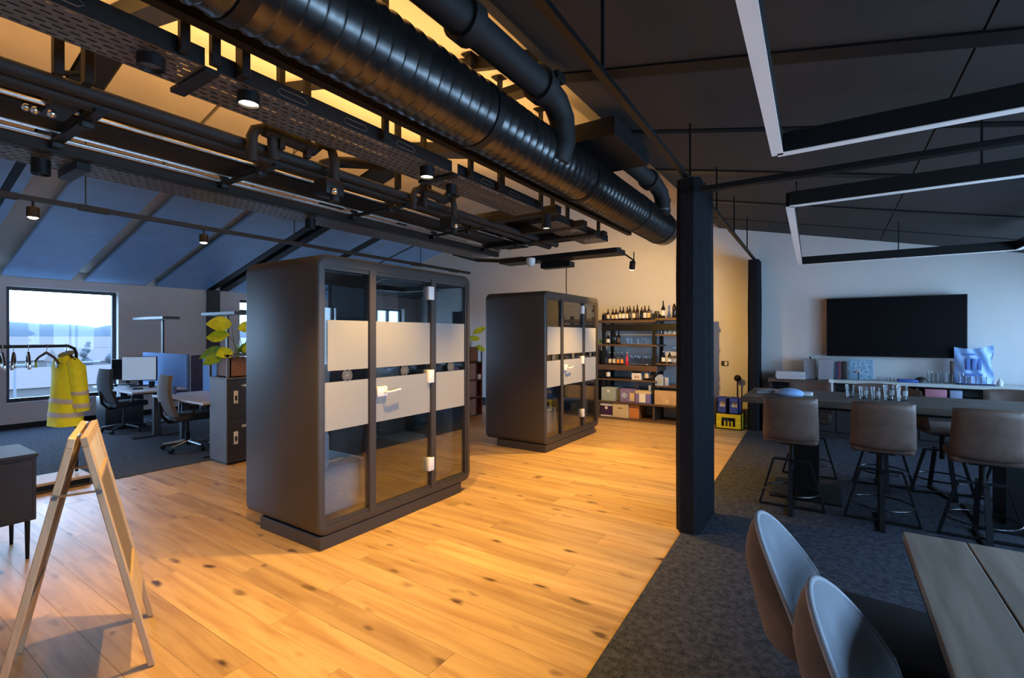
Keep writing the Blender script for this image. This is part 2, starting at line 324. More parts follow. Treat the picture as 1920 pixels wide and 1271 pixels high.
ceil = struct(G().prism([(-12, -2.2, CL(-12)), (XR, -2.2, CL(XR)), (XR, -2.2, CL(XR) + .2), (-12, -2.2, CL(-12) + .2)], (0, 12, 0))
              .prism([(3.25, -2.2, CR(3.25)), (XR, -2.2, CR(XR)), (XR, -2.2, CR(XR) + .2), (3.25, -2.2, CR(3.25) + .2)], (0, 12, 0)).obj('ceiling', M['ceil'], smooth=False))
def slope_panel(Z, x0, x1, y0, y1, m, name='acoustic_panel', t=.05, dz=0.):
    G().prism([(x0, y0, Z(x0) + dz), (x1, y0, Z(x1) + dz), (x1, y0, Z(x1) + t + dz), (x0, y0, Z(x0) + t + dz)], (0, y1 - y0, 0)).obj(name, m, ceil, smooth=False)
for y0, y1 in [(-1.9, -.1), (0, 1.51), (1.60, 1.70), (2.06, 2.95), (3.16, 4.13), (4.31, 5.28), (5.75, 6.75), (6.97, 7.86), (7.93, 8.9)]:
    slope_panel(ZL, -11.72, -9.66, y0, y1, M['panel_daylit']); slope_panel(ZL, -9.65, -7.6, y0, y1, M['panel_daylit'])
for y0, y1 in [(1.515, 1.595), (5.3, 5.44), (5.57, 5.74), (6.76, 6.96), (7.87, 7.92)]:
    slope_panel(ZL, -11.72, -7.6, y0, y1, M['black'], 'rafter', .14, .0)
for y0, y1 in [(-1.9, 1.51), (1.81, 2.70), (2.74, 3.85), (3.88, 4.97), (5.45, 6.7), (6.95, 8.9)]:
    slope_panel(ZL, -7.55, -5.42, y0, y1, M['panel_grey'])
for y0, y1 in [(1.53, 1.79), (5.0, 5.43), (6.72, 6.93)]:
    slope_panel(ZL, -7.55, XR, y0, y1, M['black'], 'rafter', .14, -.02)
for y0, y1 in [(1.55, 1.75), (5.1, 5.4)]:
    slope_panel(ZR, XR, -1.8, y0, y1, M['black'], 'rafter', .14, .0)
slope_panel(ZR, XR, -1.8, 3.1, 3.15, M['black'], 'rafter', .14, .05)
for y0, y1 in [(-1.9, .55), (.62, 1.9), (1.97, 3.2), (3.34, 4.42), (4.53, 5.7), (5.84, 7.2), (7.32, 8.5), (8.58, 9.5)]:
    slope_panel(ZR, -1.75, .60, y0, y1, M['panel_dark']); slope_panel(ZR, .61, 2.97, y0, y1, M['panel_dark'])
for y0, y1 in [(.55, .62), (1.9, 1.97), (3.2, 3.34), (4.42, 4.53), (5.7, 5.84), (7.2, 7.32), (8.5, 8.58)]:
    slope_panel(ZR, -1.75, 2.97, y0, y1, M['black'], 'rafter', .1, -.015 if y0 in (3.2, 5.7, 7.2) else .03)
struct(B((-11.76, -2, 0), (-11.73, 9.55, .09)).obj('baseboard_left', M['black'], smooth=False))
struct(B((-11.73, 9.52, 0), (-4.1, 9.56, .09)).obj('baseboard_far', M['black'], smooth=False))
struct(B((2.97, -2, 0), (3.01, 9.55, .09)).obj('baseboard_right', M['black'], smooth=False))
struct(B((-11.76, 5.29, .0), (-11.58, 5.51, ZL(-11.7) - .005), .01).obj('trim_1', M['winframe'], smooth=False))
def window(name, x, sgn, y0, y1, z0, z1, mull=(), trans=(), fw=.06, sill=True):
    fr = G(); d = .07; xa, xb = sorted((x, x + sgn * d))
    fr.box((xa, y0, z0), (xb, y0 + fw, z1)).box((xa, y1 - fw, z0), (xb, y1, z1)).box((xa, y0 + fw, z0), (xb, y1 - fw, z0 + fw)).box((xa, y0 + fw, z1 - fw), (xb, y1 - fw, z1))
    for m_ in mull: fr.box((xa, m_ - fw / 2, z0 + fw), (xb, m_ + fw / 2, z1 - fw))
    for t_ in trans: fr.box((xa, y0 + fw, t_ - fw / 2), (xb, y1 - fw, t_ + fw / 2))
    f = struct(fr.obj(name, M['winframe'], smooth=False))
    B((x + sgn * .03, y0 + fw * .5, z0 + fw * .5), (x + sgn * .04, y1 - fw * .5, z1 - fw * .5)).obj('pane', M['winglass'], f, smooth=False)
    if sill:
        s_ = sorted((x - sgn * .12, x + sgn * .0)); B((s_[0], y0 - .0, z0 - .03), (s_[1], y1 + .0, z0)).obj('sill', M['white'], f, smooth=False)
    return f
window('window_1', -11.88, -1, 2.13, 3.684, .455, 2.46)
window('window_2', -11.88, -1, 6.03, 8.3, .9, 2.46, mull=(7.2,), trans=(2.2,))
window('window_8', -11.88, -1, -1.7, -.1, .455, 2.46); window('window_9', -11.88, -1, .15, 1.75, .455, 2.46)
for i, (a, b) in enumerate(WIN_R): window('window_%d' % (i + 3), 3.12, 1, a, b, .8, 2.3, mull=((a + b) / 2,))

# ================================================================== VIEW OUTSIDE (we are on an upper floor)
gnd = struct(B((-2600, -1800, -10.5), (-16, 2600, -10)).obj('ground', M['field'], smooth=False))
r_ = struct(B((-60, -300, -9.99), (-52, 300, -9.95)).obj('street', M['road'], smooth=False))
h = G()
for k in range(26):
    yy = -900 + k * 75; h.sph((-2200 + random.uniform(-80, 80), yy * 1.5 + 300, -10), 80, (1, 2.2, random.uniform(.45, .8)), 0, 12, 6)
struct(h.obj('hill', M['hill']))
def far_tree(x, y, lab, hgt, spread):
    t = thing('bare_tree', lab, 'tree', (x, y, -10), 0, 'far bare trees outside the large window')
    G().cyl((0, 0, 0), (0, 0, hgt * .5), .3, .12, 6).obj('trunk', M['trunk'], t)
    g = G()
    for k in range(6):
        g.sph((random.uniform(-.5, .5) * spread, random.uniform(-.6, .6) * spread, hgt * random.uniform(.5, .8)), spread * random.uniform(.35, .55), (1, 1, .9), 0, 7, 5)
    g.obj('crown', M['treeb'], t)
SIDE = ['beside the low house', 'beyond the street lamps', 'on the far edge of the field', 'before the hazy hills']
for k in range(32):
    d = 120 + (k % 4) * 85; u = .115 + (k // 4) * .031 + (k % 4) * .008
    far_tree(-d, d * u, '%s bare tree from the left in the %s row of trees outside' % (ORD[k // 4], ['nearest', 'second', 'third', 'farthest'][k % 4]), random.uniform(7, 11.5) * (.8 + d / 800), random.uniform(1.3, 1.7) * (.6 + d / 300))
def far_house(x, y, sx_, sy_, h_, lab):
    t = thing('far_building', lab, 'building', (x, y, -10), 0)
    B((-sx_, -sy_, 0), (sx_, sy_, h_)).obj('wall', M['bldg'], t, smooth=False)
    G().prism([(-sx_ - .4, -sy_ - .4, h_), (sx_ + .4, -sy_ - .4, h_), (0, -sy_ - .4, h_ + sx_ * .5)], (0, 2 * sy_ + .8, 0)).obj('roof', M['roofm'], t, smooth=False)
    for k in range(3):
        q = -sy_ + (k + .5) * 2 * sy_ / 3; B((sx_, q - .7, h_ * .45), (sx_ + .12, q + .7, h_ * .75)).obj('window', M['bark'], t, smooth=False)
for i, (x, u, sx_, sy_, hh, lab) in enumerate([(-95, .215, 5, 9, 4.5, 'low pitched-roof house nearest the large window outside'), (-150, .30, 6, 10, 5.5, 'far house at the right end of the window view beyond the field'),
        (-180, .18, 7, 12, 5, 'far house at the left end of the window view beyond the field'), (-260, .24, 9, 22, 6.5, 'long far hall between the bare trees outside')]):
    far_house(x, -x * u, sx_, sy_, hh, lab)
for i, (x, u) in enumerate([(-56, .2), (-56.5, .275)]):
    t = thing('car', 'small pale car on the street below the window, %s hanger side' % ('toward the' if i == 0 else 'away from the'), 'car', (x, -x * u, -9.95))
    B((-.9, -2.1, .35), (.9, 2.1, .95), .15).obj('car_body', M['carw'], t); B((-.75, -1.1, .95), (.75, 1.2, 1.5), .2).obj('cabin', M['winframe'], t)
    for a in (-.9, .9):
        for b_ in (-1.3, 1.3): G().cyl((a - .1, b_, .33), (a + .1, b_, .33), .33, seg=10).obj('wheel', M['black'], t)
for i, (x, u) in enumerate([(-48, .19), (-49, .265)]):
    t = thing('street_lamp', 'thin street lamp outside the large window, %s of two' % ORD[i], 'street lamp', (x, -x * u, -10))
    G().cyl((0, 0, 0), (0, 0, 9.4), .12, .07, 8).obj('pole', M['winframe'], t); B((-.1, -.1, 9.4), (.1, 1.2, 9.55), .04).obj('lamp_head', M['winframe'], t)

# ================================================================== SERVICES UNDER THE ROOF
def run(name, label, cat, y0, y1, x0, x1, z0, z1, m):
    return tag(B((x0, y0, z0), (x1, y1, z1), .004, 1).obj(name, M[m], smooth=False), label, cat)
def pipe(name, label, cat, pts, r, m, seg=10):
    return tag(G().tube(pts, r, seg).obj(name, M[m]), label, cat)
# --- big spiral duct
DX, DZ, DR = -1.945, 3.06, .207
t = thing('spiral_duct', 'large black spiral ventilation duct running the length of the room', 'duct', (DX, -1.9, DZ))
def duct_seg(y0, y1):
    g = G(); n = int((y1 - y0) / .085); tw = .05
    prof = []
    for k in range(n):
        a = y0 + (y1 - y0) * k / n; s_ = (y1 - y0) / n
        prof += [(DR, a), (DR, a + s_ * .62), (DR + .007, a + s_ * .76), (DR + .007, a + s_ * .86), (DR, a + s_ * .98)]
    prof.append((DR, y1))
    def f(u, v):
        i = round(v * (len(prof) - 1)); th = u * 2 * pi; rr, yy = prof[i]
        return (rr * cos(th), yy + 1.9 , rr * sin(th))
    g.grid(f, 40, len(prof) - 1, closed_u=True); return g
cuts = [-1.9, .98, 2.51, 4.04, 5.5, 6.5]
for a, b_ in zip(cuts, cuts[1:]):
    duct_seg(a + .03, b_ - .03).obj('duct_section', M['duct'], t, ang=60)
for b_ in cuts[1:]:
    G().cyl((0, b_ + 1.9 - .032, 0), (0, b_ + 1.9 + .032, 0), DR + .011, seg=40).obj('joint_collar', M['black'], t)
g = G(); g.cyl((0, 8.43, 0), (0, 8.62, 0), DR, DR, 40); g.cyl((0, 8.62, 0), (0, 8.66, 0), DR, DR - .04, 40); g.obj('end_cap', M['duct'], t)
# elbow branch of the duct near the sign end
pipe('duct_branch', 'wide black duct branching off toward the window side', 'duct', [(-2.1, .2, 3.16), (-2.45, .1, 3.2), (-2.9, -.15, 3.3), (-3.4, -.5, 3.42)], .2, 'duct', 28)
# --- perforated trays
def perf(g, x0, x1, z, y0, y1, rows=7, pitch=.055, sl=.034):
    """sheet with rows of real slots"""
    W = (x1 - x0); rw = W / rows; vs = []; fs = []
    def q(a, b_, c_, d): 
        n = len(vs); vs.extend([(a, c_, z), (b_, c_, z), (b_, d, z), (a, d, z)]); fs.append((n, n + 1, n + 2, n + 3))
    for r0 in range(rows):
        xa = x0 + r0 * rw; sa = xa + rw * .38; sb = xa + rw * .62
        q(xa, sa, y0, y1); q(sb, xa + rw, y0, y1)
        yy = y0 + (pitch / 2 if r0 % 2 else 0) + .02; last = y0
        while yy + sl < y1 - .01:
            q(sa, sb, last, yy); last = yy + sl; yy += pitch
        q(sa, sb, last, y1)
    g.faces(vs, fs)
def tray(name, label, x0, x1, z, y0, y1, m, hh=.085, rows=7, oblong=True):
    t = thing(name, label, 'cable tray', ((x0 + x1) / 2, y0, z)); ox = (x0 + x1) / 2
    g = G(); perf(g, x0 - ox, x1 - ox, 0, 0, y1 - y0, rows); g.obj('perforated_bottom', M[m], t, smooth=False)
    for k, xx in enumerate((x0 - ox - .004, x1 - ox)):
        B((xx, 0, 0), (xx + .004, y1 - y0, hh)).obj('side_rail', M['black'], t, smooth=False)
    if oblong:
        yy = .3
        while yy < y1 - y0 - .3:
            G().tube([(x1 - ox + .006, yy + .02, .02), (x1 - ox + .006, yy, .035), (x1 - ox + .006, yy + .02, .055), (x1 - ox + .006, yy + .16, .055), (x1 - ox + .006, yy + .18, .035), (x1 - ox + .006, yy + .16, .02)], .0025, 4, closed=True).obj('slot_rim', M['galv'], t); yy += .42
    return t
tray('cable_tray', 'perforated cable tray beside the big duct, section nearest the sandwich board', -2.745, -2.46, 2.88, -1.5, 1.1, 'galv')
tray('cable_tray', 'perforated cable tray beside the big duct, long middle section with two lit lamps', -2.825, -2.47, 2.885, 1.16, 2.88, 'galv')
tray('cable_tray', 'perforated cable tray beside the big duct, section toward the bottle shelves', -2.825, -2.47, 2.885, 2.95, 4.3, 'galv')
tray('cable_tray', 'short perforated tray piece at the far end of the duct run', -2.9, -2.55, 2.885, 4.75, 6.2, 'galv', oblong=False)
for i, (yy, lab) in enumerate([(1.1, 'first black step plate joining two perforated trays'), (2.88, 'second black step plate joining two perforated trays')]):
    tag(B((-2.83, yy, 2.862), (-2.46, yy + .07, 2.888), .004, 1).obj('tray_joint', M['black'], smooth=False), lab, 'joint plate')
tray('lower_cable_tray', 'low perforated tray along the window side, section above the clothes rack', -4.63, -4.26, 2.80, -1.5, 1.1, 'galv', .1, 6, False)
tray('lower_cable_tray', 'low perforated tray along the window side, long section above the two booths', -4.63, -4.26, 2.80, 1.17, 5.9, 'galv', .1, 6, False)
tag(B((-4.64, 1.1, 2.74), (-4.25, 1.18, 2.9), .004, 1).obj('tray_bracket', M['black'], smooth=False), 'black bracket between the two low window side trays', 'bracket')
run('steel_channel', 'black steel channel along the inner side of the low tray', 'channel', -1.5, 5.95, -4.245, -4.17, 2.79, 2.895, 'black')
run('wide_tray', 'wide closed black tray between the bright conduits', 'cable tray', -1.5, 6.05, -4.07, -3.71, 2.9, 2.98, 'black')
pipe('conduit', 'lower bright conduit beside the low window side tray', 'conduit', [(-4.12, -1.5, 2.862), (-4.12, 2.5, 2.862), (-4.12, 5.9, 2.862)], .011, 'chrome', 8)
pipe('conduit', 'upper bright conduit beside the low window side tray', 'conduit', [(-4.10, -1.5, 2.905), (-4.1, 2.5, 2.905), (-4.1, 5.9, 2.905)], .011, 'chrome', 8)
pipe('conduit', 'lower bright conduit under the insulated pipe', 'conduit', [(-3.6, -1.5, 2.888), (-3.6, 2.5, 2.888), (-3.6, 5.9, 2.888)], .013, 'chrome', 8)
pipe('conduit', 'upper bright conduit under the insulated pipe', 'conduit', [(-3.6, -1.5, 2.935), (-3.6, 2.5, 2.935), (-3.6, 5.9, 2.935)], .013, 'chrome', 8)
run('clamp_bar', 'black clamp bar beneath the wide closed tray', 'bar', -1.5, 5.9, -3.675, -3.655, 2.895, 2.95, 'black')
pipe('insulated_pipe', 'thick black insulated pipe above the wide closed tray', 'pipe', [(-3.4, -1.5, 2.89), (-3.4, 2.5, 2.89), (-3.4, 6.1, 2.89)], .042, 'foam', 14)
pipe('insulated_pipe', 'second black insulated pipe lying behind the thick one', 'pipe', [(-3.28, -1.5, 2.9), (-3.28, 2.5, 2.9), (-3.28, 6.1, 2.9)], .036, 'foam', 14)
run('support_rail', 'black square rail between perforated tray and big duct', 'rail', -1.5, 6.3, -2.31, -2.25, 2.955, 3.02, 'black')
for i, yy in enumerate((.25, .95, 1.97, 3.25, 4.45, 5.5)):
    t = thing('pipe_strap', '%s black strap across the bright conduits, counted from the sign' % ORD[i], 'strap', (-3.85, yy, 2.84))
    B((-.45, 0, 0), (.5, .05, .02)).obj('bar', M['black'], t, smooth=False)
    for dx in (-.3, .24): B((dx, -.005, -.03), (dx + .05, .055, .11), .006).obj('clip', M['black'], t)
# hangers up to the roof
def hanger(x, y, z0, w_, label, wide=.05):
    zt = (CR(x) if x > XR else CL(x)) - .002
    t = thing('hanger_strut', label, 'hanger', (x, y, z0))
    B((-wide / 2, -.02, 0), (wide / 2, .02, zt - z0), .003, 1).obj('strut', M['black'], t, smooth=False)
    B((-.06, -.05, zt - z0 - .008), (.06, .05, zt - z0)).obj('top_plate', M['black'], t, smooth=False)
for i, yy in enumerate((.755, .87, 1.91, 2.11, 2.99, 3.31, 4.6, 5.8)):
    hanger(-3.18, yy, 2.9, .05, '%s black hanger strut above the insulated pipes, from the sign' % ORD[i], .05 if i != 1 else .07)
for i, yy in enumerate((-.2, 1.0, 1.13, 1.26, 2.17, 3.06, 3.47, 4.18, 4.76, 5.6)):
    hanger(-2.425, yy, 2.885, .04, '%s black hanger strut beside the perforated tray, from the sign' % ORD[i], .07 if i == 3 else .035)
# valve loops
def loop(y0, lab, s_=1.):
    t = thing('valve_loop', lab, 'pipework', (-3.2, y0, 2.77))
    G().tube([(0, 0, 0), (0, 0, .16 * s_), (0, .02, .21 * s_), (0, .07, .24 * s_), (0, .14, .2 * s_), (0, .15, .05)], .035 * s_, 12).obj('first_bend', M['foam'], t)
    G().cyl((0, .08, .24 * s_), (0, .46 * s_, .22 * s_), .05 * s_, seg=14).obj('pump_body', M['foam'], t)
    G().tube([(0, .44 * s_, .2 * s_), (.03, .5 * s_, .27 * s_), (.04, .58 * s_, .26 * s_), (.05, .6 * s_, .16 * s_), (.05, .6 * s_, -.14)], .036 * s_, 12).obj('second_bend', M['foam'], t)
    G().cyl((0, .24 * s_, .25 * s_), (0, .24 * s_, .4 * s_), .028, .02, 10).cyl((0, .24 * s_, .4 * s_), (0, .24 * s_, .43 * s_), .045, seg=10).obj('valve_stem', M['black'], t)
    G().tube([(0, .2, .28), (0, .3, .35), (.02, .36, .42), (0, .3, .46), (0, .34, .6)], .008, 6).obj('cable', M['black'], t)
    B((-.07, .5 * s_, -.1), (.09, .66 * s_, .02), .012).obj('valve_block', M['black'], t)
    G().sph((.1, .56 * s_, -.08), .026).obj('gauge', M['chrome'], t)
loop(1.72, 'black pump loop with two bends above the first booth'); loop(3.2, 'smaller black valve loop above the second booth', .85)
pipe('branch_pipe', 'black branch pipe bending up between the two pump loops', 'pipe', [(-3.4, 2.35, 2.88), (-3.4, 2.4, 2.98), (-3.36, 2.48, 3.02), (-3.1, 2.75, 3.03), (-2.7, 3.1, 3.05)], .045, 'foam', 12)
t = thing('valve_cluster', 'cluster of black valves with bright fittings above the clothes rack', 'pipework', (-3.7, .80, 2.88))
B((-.05, 0, -.02), (.32, .12, .1), .015).obj('valve_block', M['black'], t)
for dx, dy, dz in ((-.02, -.05, .0), (.06, -.03, -.03), (.14, .02, -.05), (.2, .1, .02), (.28, -.04, .06)): G().sph((dx, dy, dz), .022).obj('fitting', M['chrome'], t)
G().tube([(.1, .05, .1), (.1, .05, .2), (.1, .16, .24), (.1, .2, .1)], .02, 8).obj('hose', M['foam'], t)
# cross bundle at the far end
run('cross_tray', 'black cross tray linking all trays above the far booth', 'cable tray', 6.2, 6.52, -4.35, -2.42, 2.73, 2.80, 'black')
for i, (xx0, xx1, yy, z0, z1) in enumerate([(-4.9, -2.5, 5.95, 2.92, 2.99), (-4.2, -2.45, 5.55, 2.86, 2.92), (-3.6, -2.4, 5.1, 2.88, 2.95), (-3.7, -2.4, 4.45, 2.9, 2.98)]):
    run('cross_bar', '%s black cross bar under the trays, counted from the far end' % ORD[i], 'bar', yy, yy + .12, xx0, xx1, z0, z1, 'black')
run('air_handler', 'flat black air handling unit above the cross bars', 'air unit', 4.9, 5.9, -4.05, -2.95, 3.0, 3.16, 'black')
run('junction_box', 'black junction box hanging at the end of the cross tray', 'box', 6.45, 6.62, -3.75, -3.25, 2.64, 2.72, 'black')
pipe('end_pipe', 'black pipe angling down past the end of the low tray', 'pipe', [(-4.9, 5.75, 2.88), (-4.75, 6.15, 2.82), (-4.4, 6.25, 2.79), (-3.95, 6.26, 2.79)], .03, 'black', 10)
t = thing('ceiling_sensor', 'white rounded sensor hanging under the black cross tray', 'sensor', (-3.72, 6.12, 2.70))
G().lathe([(.0, -.07), (.03, -.068), (.06, -.04), (.065, .0), (.065, .05), (.03, .06), (0, .06)]).obj('housing', M['white'], t)
pipe('power_cable', 'thin black cable dropping onto the roof of the far booth', 'cable', [(-3.346, 6.535, 2.64), (-3.35, 6.535, 2.45), (-3.346, 6.535, 2.225)], .007, 'black', 6)
# second insulated duct right of the big one
t = thing('insulated_duct', 'black insulated round duct running beside and above the big duct', 'duct', (-1.74, -1.8, 3.4))
G().tube([(0, 0, 0), (0, 2.5, 0), (0, 4.85, 0), (0, 5.02, -.03), (0, 5.12, -.12), (0, 5.14, -.3), (-.05, 5.14, -.42)], .098, 20).obj('pipe_run', M['foam'], t)
for yy in (3.95, 4.8): G().cyl((0, yy - .05, 0), (0, yy + .05, 0), .125, seg=20).obj('collar', M['foam'], t)
t = thing('insulated_duct', 'short black insulated duct with an elbow near the curtain', 'duct', (-1.76, 4.7, 3.4))
G().tube([(0, 0, 0), (0, .6, 0), (0, 1.05, 0), (0, 1.25, -.04), (0, 1.33, -.14), (0, 1.34, -.3)], .09, 20).obj('pipe_run', M['foam'], t)
G().cyl((0, .75, 0), (0, .84, 0), .115, seg=20).obj('collar', M['foam'], t)
for dz in (-.12, -.24): G().cyl((0, 1.34, dz - .012), (0, 1.34, dz + .012), .097, seg=20).obj('band', M['chrome'], t)
run('air_box', 'black rectangular air box above the big duct', 'air box', 3.85, 4.75, -2.3, -1.52, 3.3, 3.46, 'black')
run('air_box_outlet', 'flat black connector bar in front of the air box', 'connector', 3.0, 3.12, -2.3, -1.6, 3.42, 3.48, 'black')
# curtain rail + rods
t = thing('curtain_rail', 'black curtain rail above the edge of the oak floor', 'rail', (-.955, 1.59, 2.92))
rd = lambda y_: -.955 - (y_ - 1.59) * .0238
G().prism([(rd(-1.5) - .02 + .955, -3.09, 0), (rd(-1.5) + .02 + .955, -3.09, 0), (rd(-1.5) + .02 + .955, -3.09, .03), (rd(-1.5) - .02 + .955, -3.09, .03)], (rd(9.4) - rd(-1.5), 10.9, 0)).obj('track', M['black'], t, smooth=False)
for yy in (.6, 2.3, 4.3, 5.6, 6.9, 8.3): B((rd(yy) + .955 - .008, yy - 1.59 - .008, .03), (rd(yy) + .955 + .008, yy - 1.59 + .008, ZR(rd(yy)) - 2.92 - .002)).obj('rod', M['black'], t, smooth=False)
run('suspended_bar', 'thin black bar crossing under the dark panels between the light frames', 'bar', 3.95, 4.02, -.86, 2.2, 2.735, 2.775, 'black')
# curtains
def curtain(name, label, x0, y0, x1, y1, wdt, top, n):
    d = Vector((x1 - x0, y1 - y0, 0)); ln = d.length; d.normalize(); nrm = Vector((d.y, -d.x, 0)); poly = []
    for k in range(n * 2 + 1):
        a = ln * k / (n * 2); poly.append((d * a + nrm * (wdt if k % 2 else wdt * .55 + random.uniform(-.014, .014))))
    back = [(d * (ln * k / (n * 2)) + nrm * (-(wdt if k % 2 else wdt * .55))) for k in range(n * 2, -1, -1)]
    P = poly + back; NP = len(P)
    t = bmesh.new(); zs = [.015, .7, 1.4, 2.1, top]; rr = []
    for z in zs:
        sc = 1 + (.06 * (1 - z / top)); rr.append([t.verts.new(((p.x) * sc + random.uniform(-.004, .004), p.y + random.uniform(-.004, .004), z)) for p in P])
    for A, Bq in zip(rr, rr[1:]):
        for k in range(NP): t.faces.new((A[k], A[(k + 1) % NP], Bq[(k + 1) % NP], Bq[k]))
    t.faces.new(rr[-1]); t.faces.new(rr[0][::-1]); bmesh.ops.recalc_face_normals(t, faces=t.faces[:])
    g = G(); g._add(t); return tag(g.obj(name, M['curtain'], loc=(x0, y0, 0), ang=25), label, 'curtain')
curtain('curtain', 'tall black curtain bunched at the edge of the oak floor', -.985, 4.06, -.99, 4.66, .095, 2.895, 7)
curtain('curtain', 'narrow black curtain bunched against the far wall', -1.12, 9.05, -1.13, 9.5, .085, 2.895, 6)
# light frames (off)
def frame_light(label, corners, open_near=False):
    t = thing('frame_pendant', label, 'pendant light', (corners[0][0], corners[0][1], 2.6)); o = Vector((corners[0][0], corners[0][1], 2.6))
    n = len(corners)
    for k in range(n):
        a = Vector((*corners[k], 2.6)) - o; b_ = Vector((*corners[(k + 1) % n], 2.6)) - o; d = (b_ - a).normalized(); s_ = Vector((-d.y, d.x, 0))
        a2 = a - d * .0; b2 = b_ - d * .0; w_ = .026
        G().prism([a2 - s_ * w_ + Vector((0, 0, .004)), a2 + s_ * w_ + Vector((0, 0, .004)), a2 + s_ * w_ + Vector((0, 0, .11)), a2 - s_ * w_ + Vector((0, 0, .11))], b2 - a2).obj('profile', M['black'], t, smooth=False)
        G().prism([a2 - s_ * (w_ + .002), a2 + s_ * (w_ + .002), a2 + s_ * (w_ + .002) + Vector((0, 0, .005)), a2 - s_ * (w_ + .002) + Vector((0, 0, .005))], b2 - a2).obj('diffuser', M['diffuser'], t, smooth=False)
        m_ = (a + b_) / 2; wp = m_ + o
        B((m_.x - .006, m_.y - .006, .1), (m_.x + .006, m_.y + .006, ZR(wp.x) - 2.6 - .002)).obj('rod', M['black'], t, smooth=False)
frame_light('large black light frame with pale underside nearest the plank table', [(-.253, 3.01), (2.0, 2.96), (1.9, -.6), (-.15, -.55)])
frame_light('large black light frame with pale underside over the high bar table', [(-.276, 4.27), (-.387, 7.9), (1.78, 7.9), (1.86, 4.22)])
# track on the window side
t = thing('light_track', 'thin black lighting track crossing in front of the daylight-tinted ceiling panels', 'light track', (-5.54, -1.5, 2.75))
B((-.02, 0, -.02), (.02, 8.46, .02)).obj('track', M['black'], t, smooth=False)
for yy in (1.2, 3.0, 5.0, 7.2): B((-.004, yy - .004, .02), (.004, yy + .004, ZL(-5.54) - 2.75 - (.03 if yy == 5.0 else .003))).obj('rod', M['black'], t, smooth=False)
for yy in (2.35, 2.95, 7.0, 7.9): B((-.024, yy, -.03), (.024, yy + .22, .024), .004, 1).obj('adapter', M['black'], t, smooth=False)
def track_spot(x, y, z, label, lens='warmglow', power=60, tilt=None, r=.042, hh=.085):
    t = thing('track_spotlight', label, 'spotlight', (x, y, z))
    G().cyl((0, 0, hh), (0, 0, hh + .055), .009, seg=8).obj('stem', M['black'], t)
    G().lathe([(0, hh), (r * .9, hh), (r, hh * .9), (r, .0), (r * .86, .0), (r * .84, .012)], seg=20).obj('housing', M['black'], t)
    G().lathe([(0, -.012), (r * .5, -.010), (r * .84, .002)], seg=20).obj('lens', M[lens], t)
    if power:
        l = spot((0, 0, -.02), (0 if tilt is None else tilt[0], 0 if tilt is None else tilt[1], -2), power); l.parent = t
    return t
track_spot(-5.54, 1.16, 2.595, 'lit track spotlight before the wide brown ceiling strip', power=55)
track_spot(-5.54, 2.47, 2.595, 'lit track spotlight above the desks between two ceiling strips', power=55)
def downlight(x, y, z, label, lens, power, r=.055, hh=.1):
    t = thing('downlight', label, 'downlight', (x, y, z))
    G().lathe([(0, hh), (r, hh), (r, .0), (r * .88, .0), (r * .85, .012)], seg=24).obj('housing', M['black'], t)
    G().lathe([(0, .012), (r * .85, .012)], seg=24).obj('lens', M[lens], t)
    if power: l = spot((0, 0, -.012), (0, 0, -3), power); l.parent = t
    return t
downlight(-2.58, .93, 2.83, 'unlit round downlight with shiny reflector under the first perforated tray', 'offlens', 0)
downlight(-2.56, 1.36, 2.83, 'brightly glowing round downlight under the perforated tray', 'warmglow', DOWN)
downlight(-2.56, 2.70, 2.81, 'second glowing downlight under the long perforated tray', 'warmglow', DOWN)
downlight(-2.68, 3.12, 2.80, 'small unlit downlight just past the second tray joint', 'offlens', 0, .045, .08)
downlight(-2.52, 4.46, 2.74, 'third glowing downlight, at the end of the perforated tray', 'dimglow', DOWN, .05, .15)
downlight(-2.49, 6.42, 2.74, 'small glowing downlight at the far end of the cross tray', 'warmglow', DOWN * 2.4, .042, .09)
downlight(-2.56, -.5, 2.78, 'glowing downlight behind the sandwich board end of the tray', 'warmglow', DOWN * .1)
downlight(-4.45, .97, 2.70, 'unlit downlight under the low window side tray near the rack', 'offlens', 0, .05, .1)
downlight(-4.45, 2.99, 2.70, 'unlit downlight under the low tray above the first booth', 'offlens', 0, .05, .1)
t = thing('spotlight_arm', 'small tilted lit spotlight on a bracket aimed at the bottle shelves', 'spotlight', (-2.42, 6.82, 2.66))
G().tube([(-.02, -.3, .1), (0, .05, .045)], .012, 8).obj('arm', M['black'], t); G().tube([(0, .05, .045), (0, .05, .17)], .008, 6).obj('rod', M['black'], t)
g = G(); g.cyl((0, 0, .02), (-.03, .05, -.075), .042, seg=18); g.obj('housing', M['black'], t)
G().cyl((-.0305, .051, -.0765), (-.0315, .053, -.08), .036, seg=18).obj('lens', M['warmglow'], t)
l = spot((-.034, .056, -.09), (-.9, 2.6, -1.1), 330, angle=110); l.parent = t
# warm uplight strips lying on the trays
def uplight(x, z, y0, y1, label, p):
    t = thing('uplight_strip', label, 'light', (x, y0, z))
    B((-.03, 0, 0), (.03, y1 - y0, .03)).obj('profile', M['black'], t, smooth=False)
    l = bpy.data.lights.new('strip', 'AREA'); l.shape = 'RECTANGLE'; l.size = .05; l.size_y = y1 - y0; l.energy = p; l.color = (1, .5, .13)
    o = bpy.data.objects.new('strip', l); COL.objects.link(o); o.parent = t; o.location = (0, (y1 - y0) / 2, .035); o.rotation_euler = (pi, 0, 0)
uplight(-2.65, 2.91, -1.2, 1.05, 'warm uplight strip lying in the first perforated tray', UP * .2)
uplight(-2.65, 2.91, 1.2, 4.25, 'warm uplight strip lying in the long perforated tray', UP * .45)
uplight(-4.44, 2.815, -1.2, 5.8, 'warm uplight strip lying in the low window side tray', UP * 3.2)
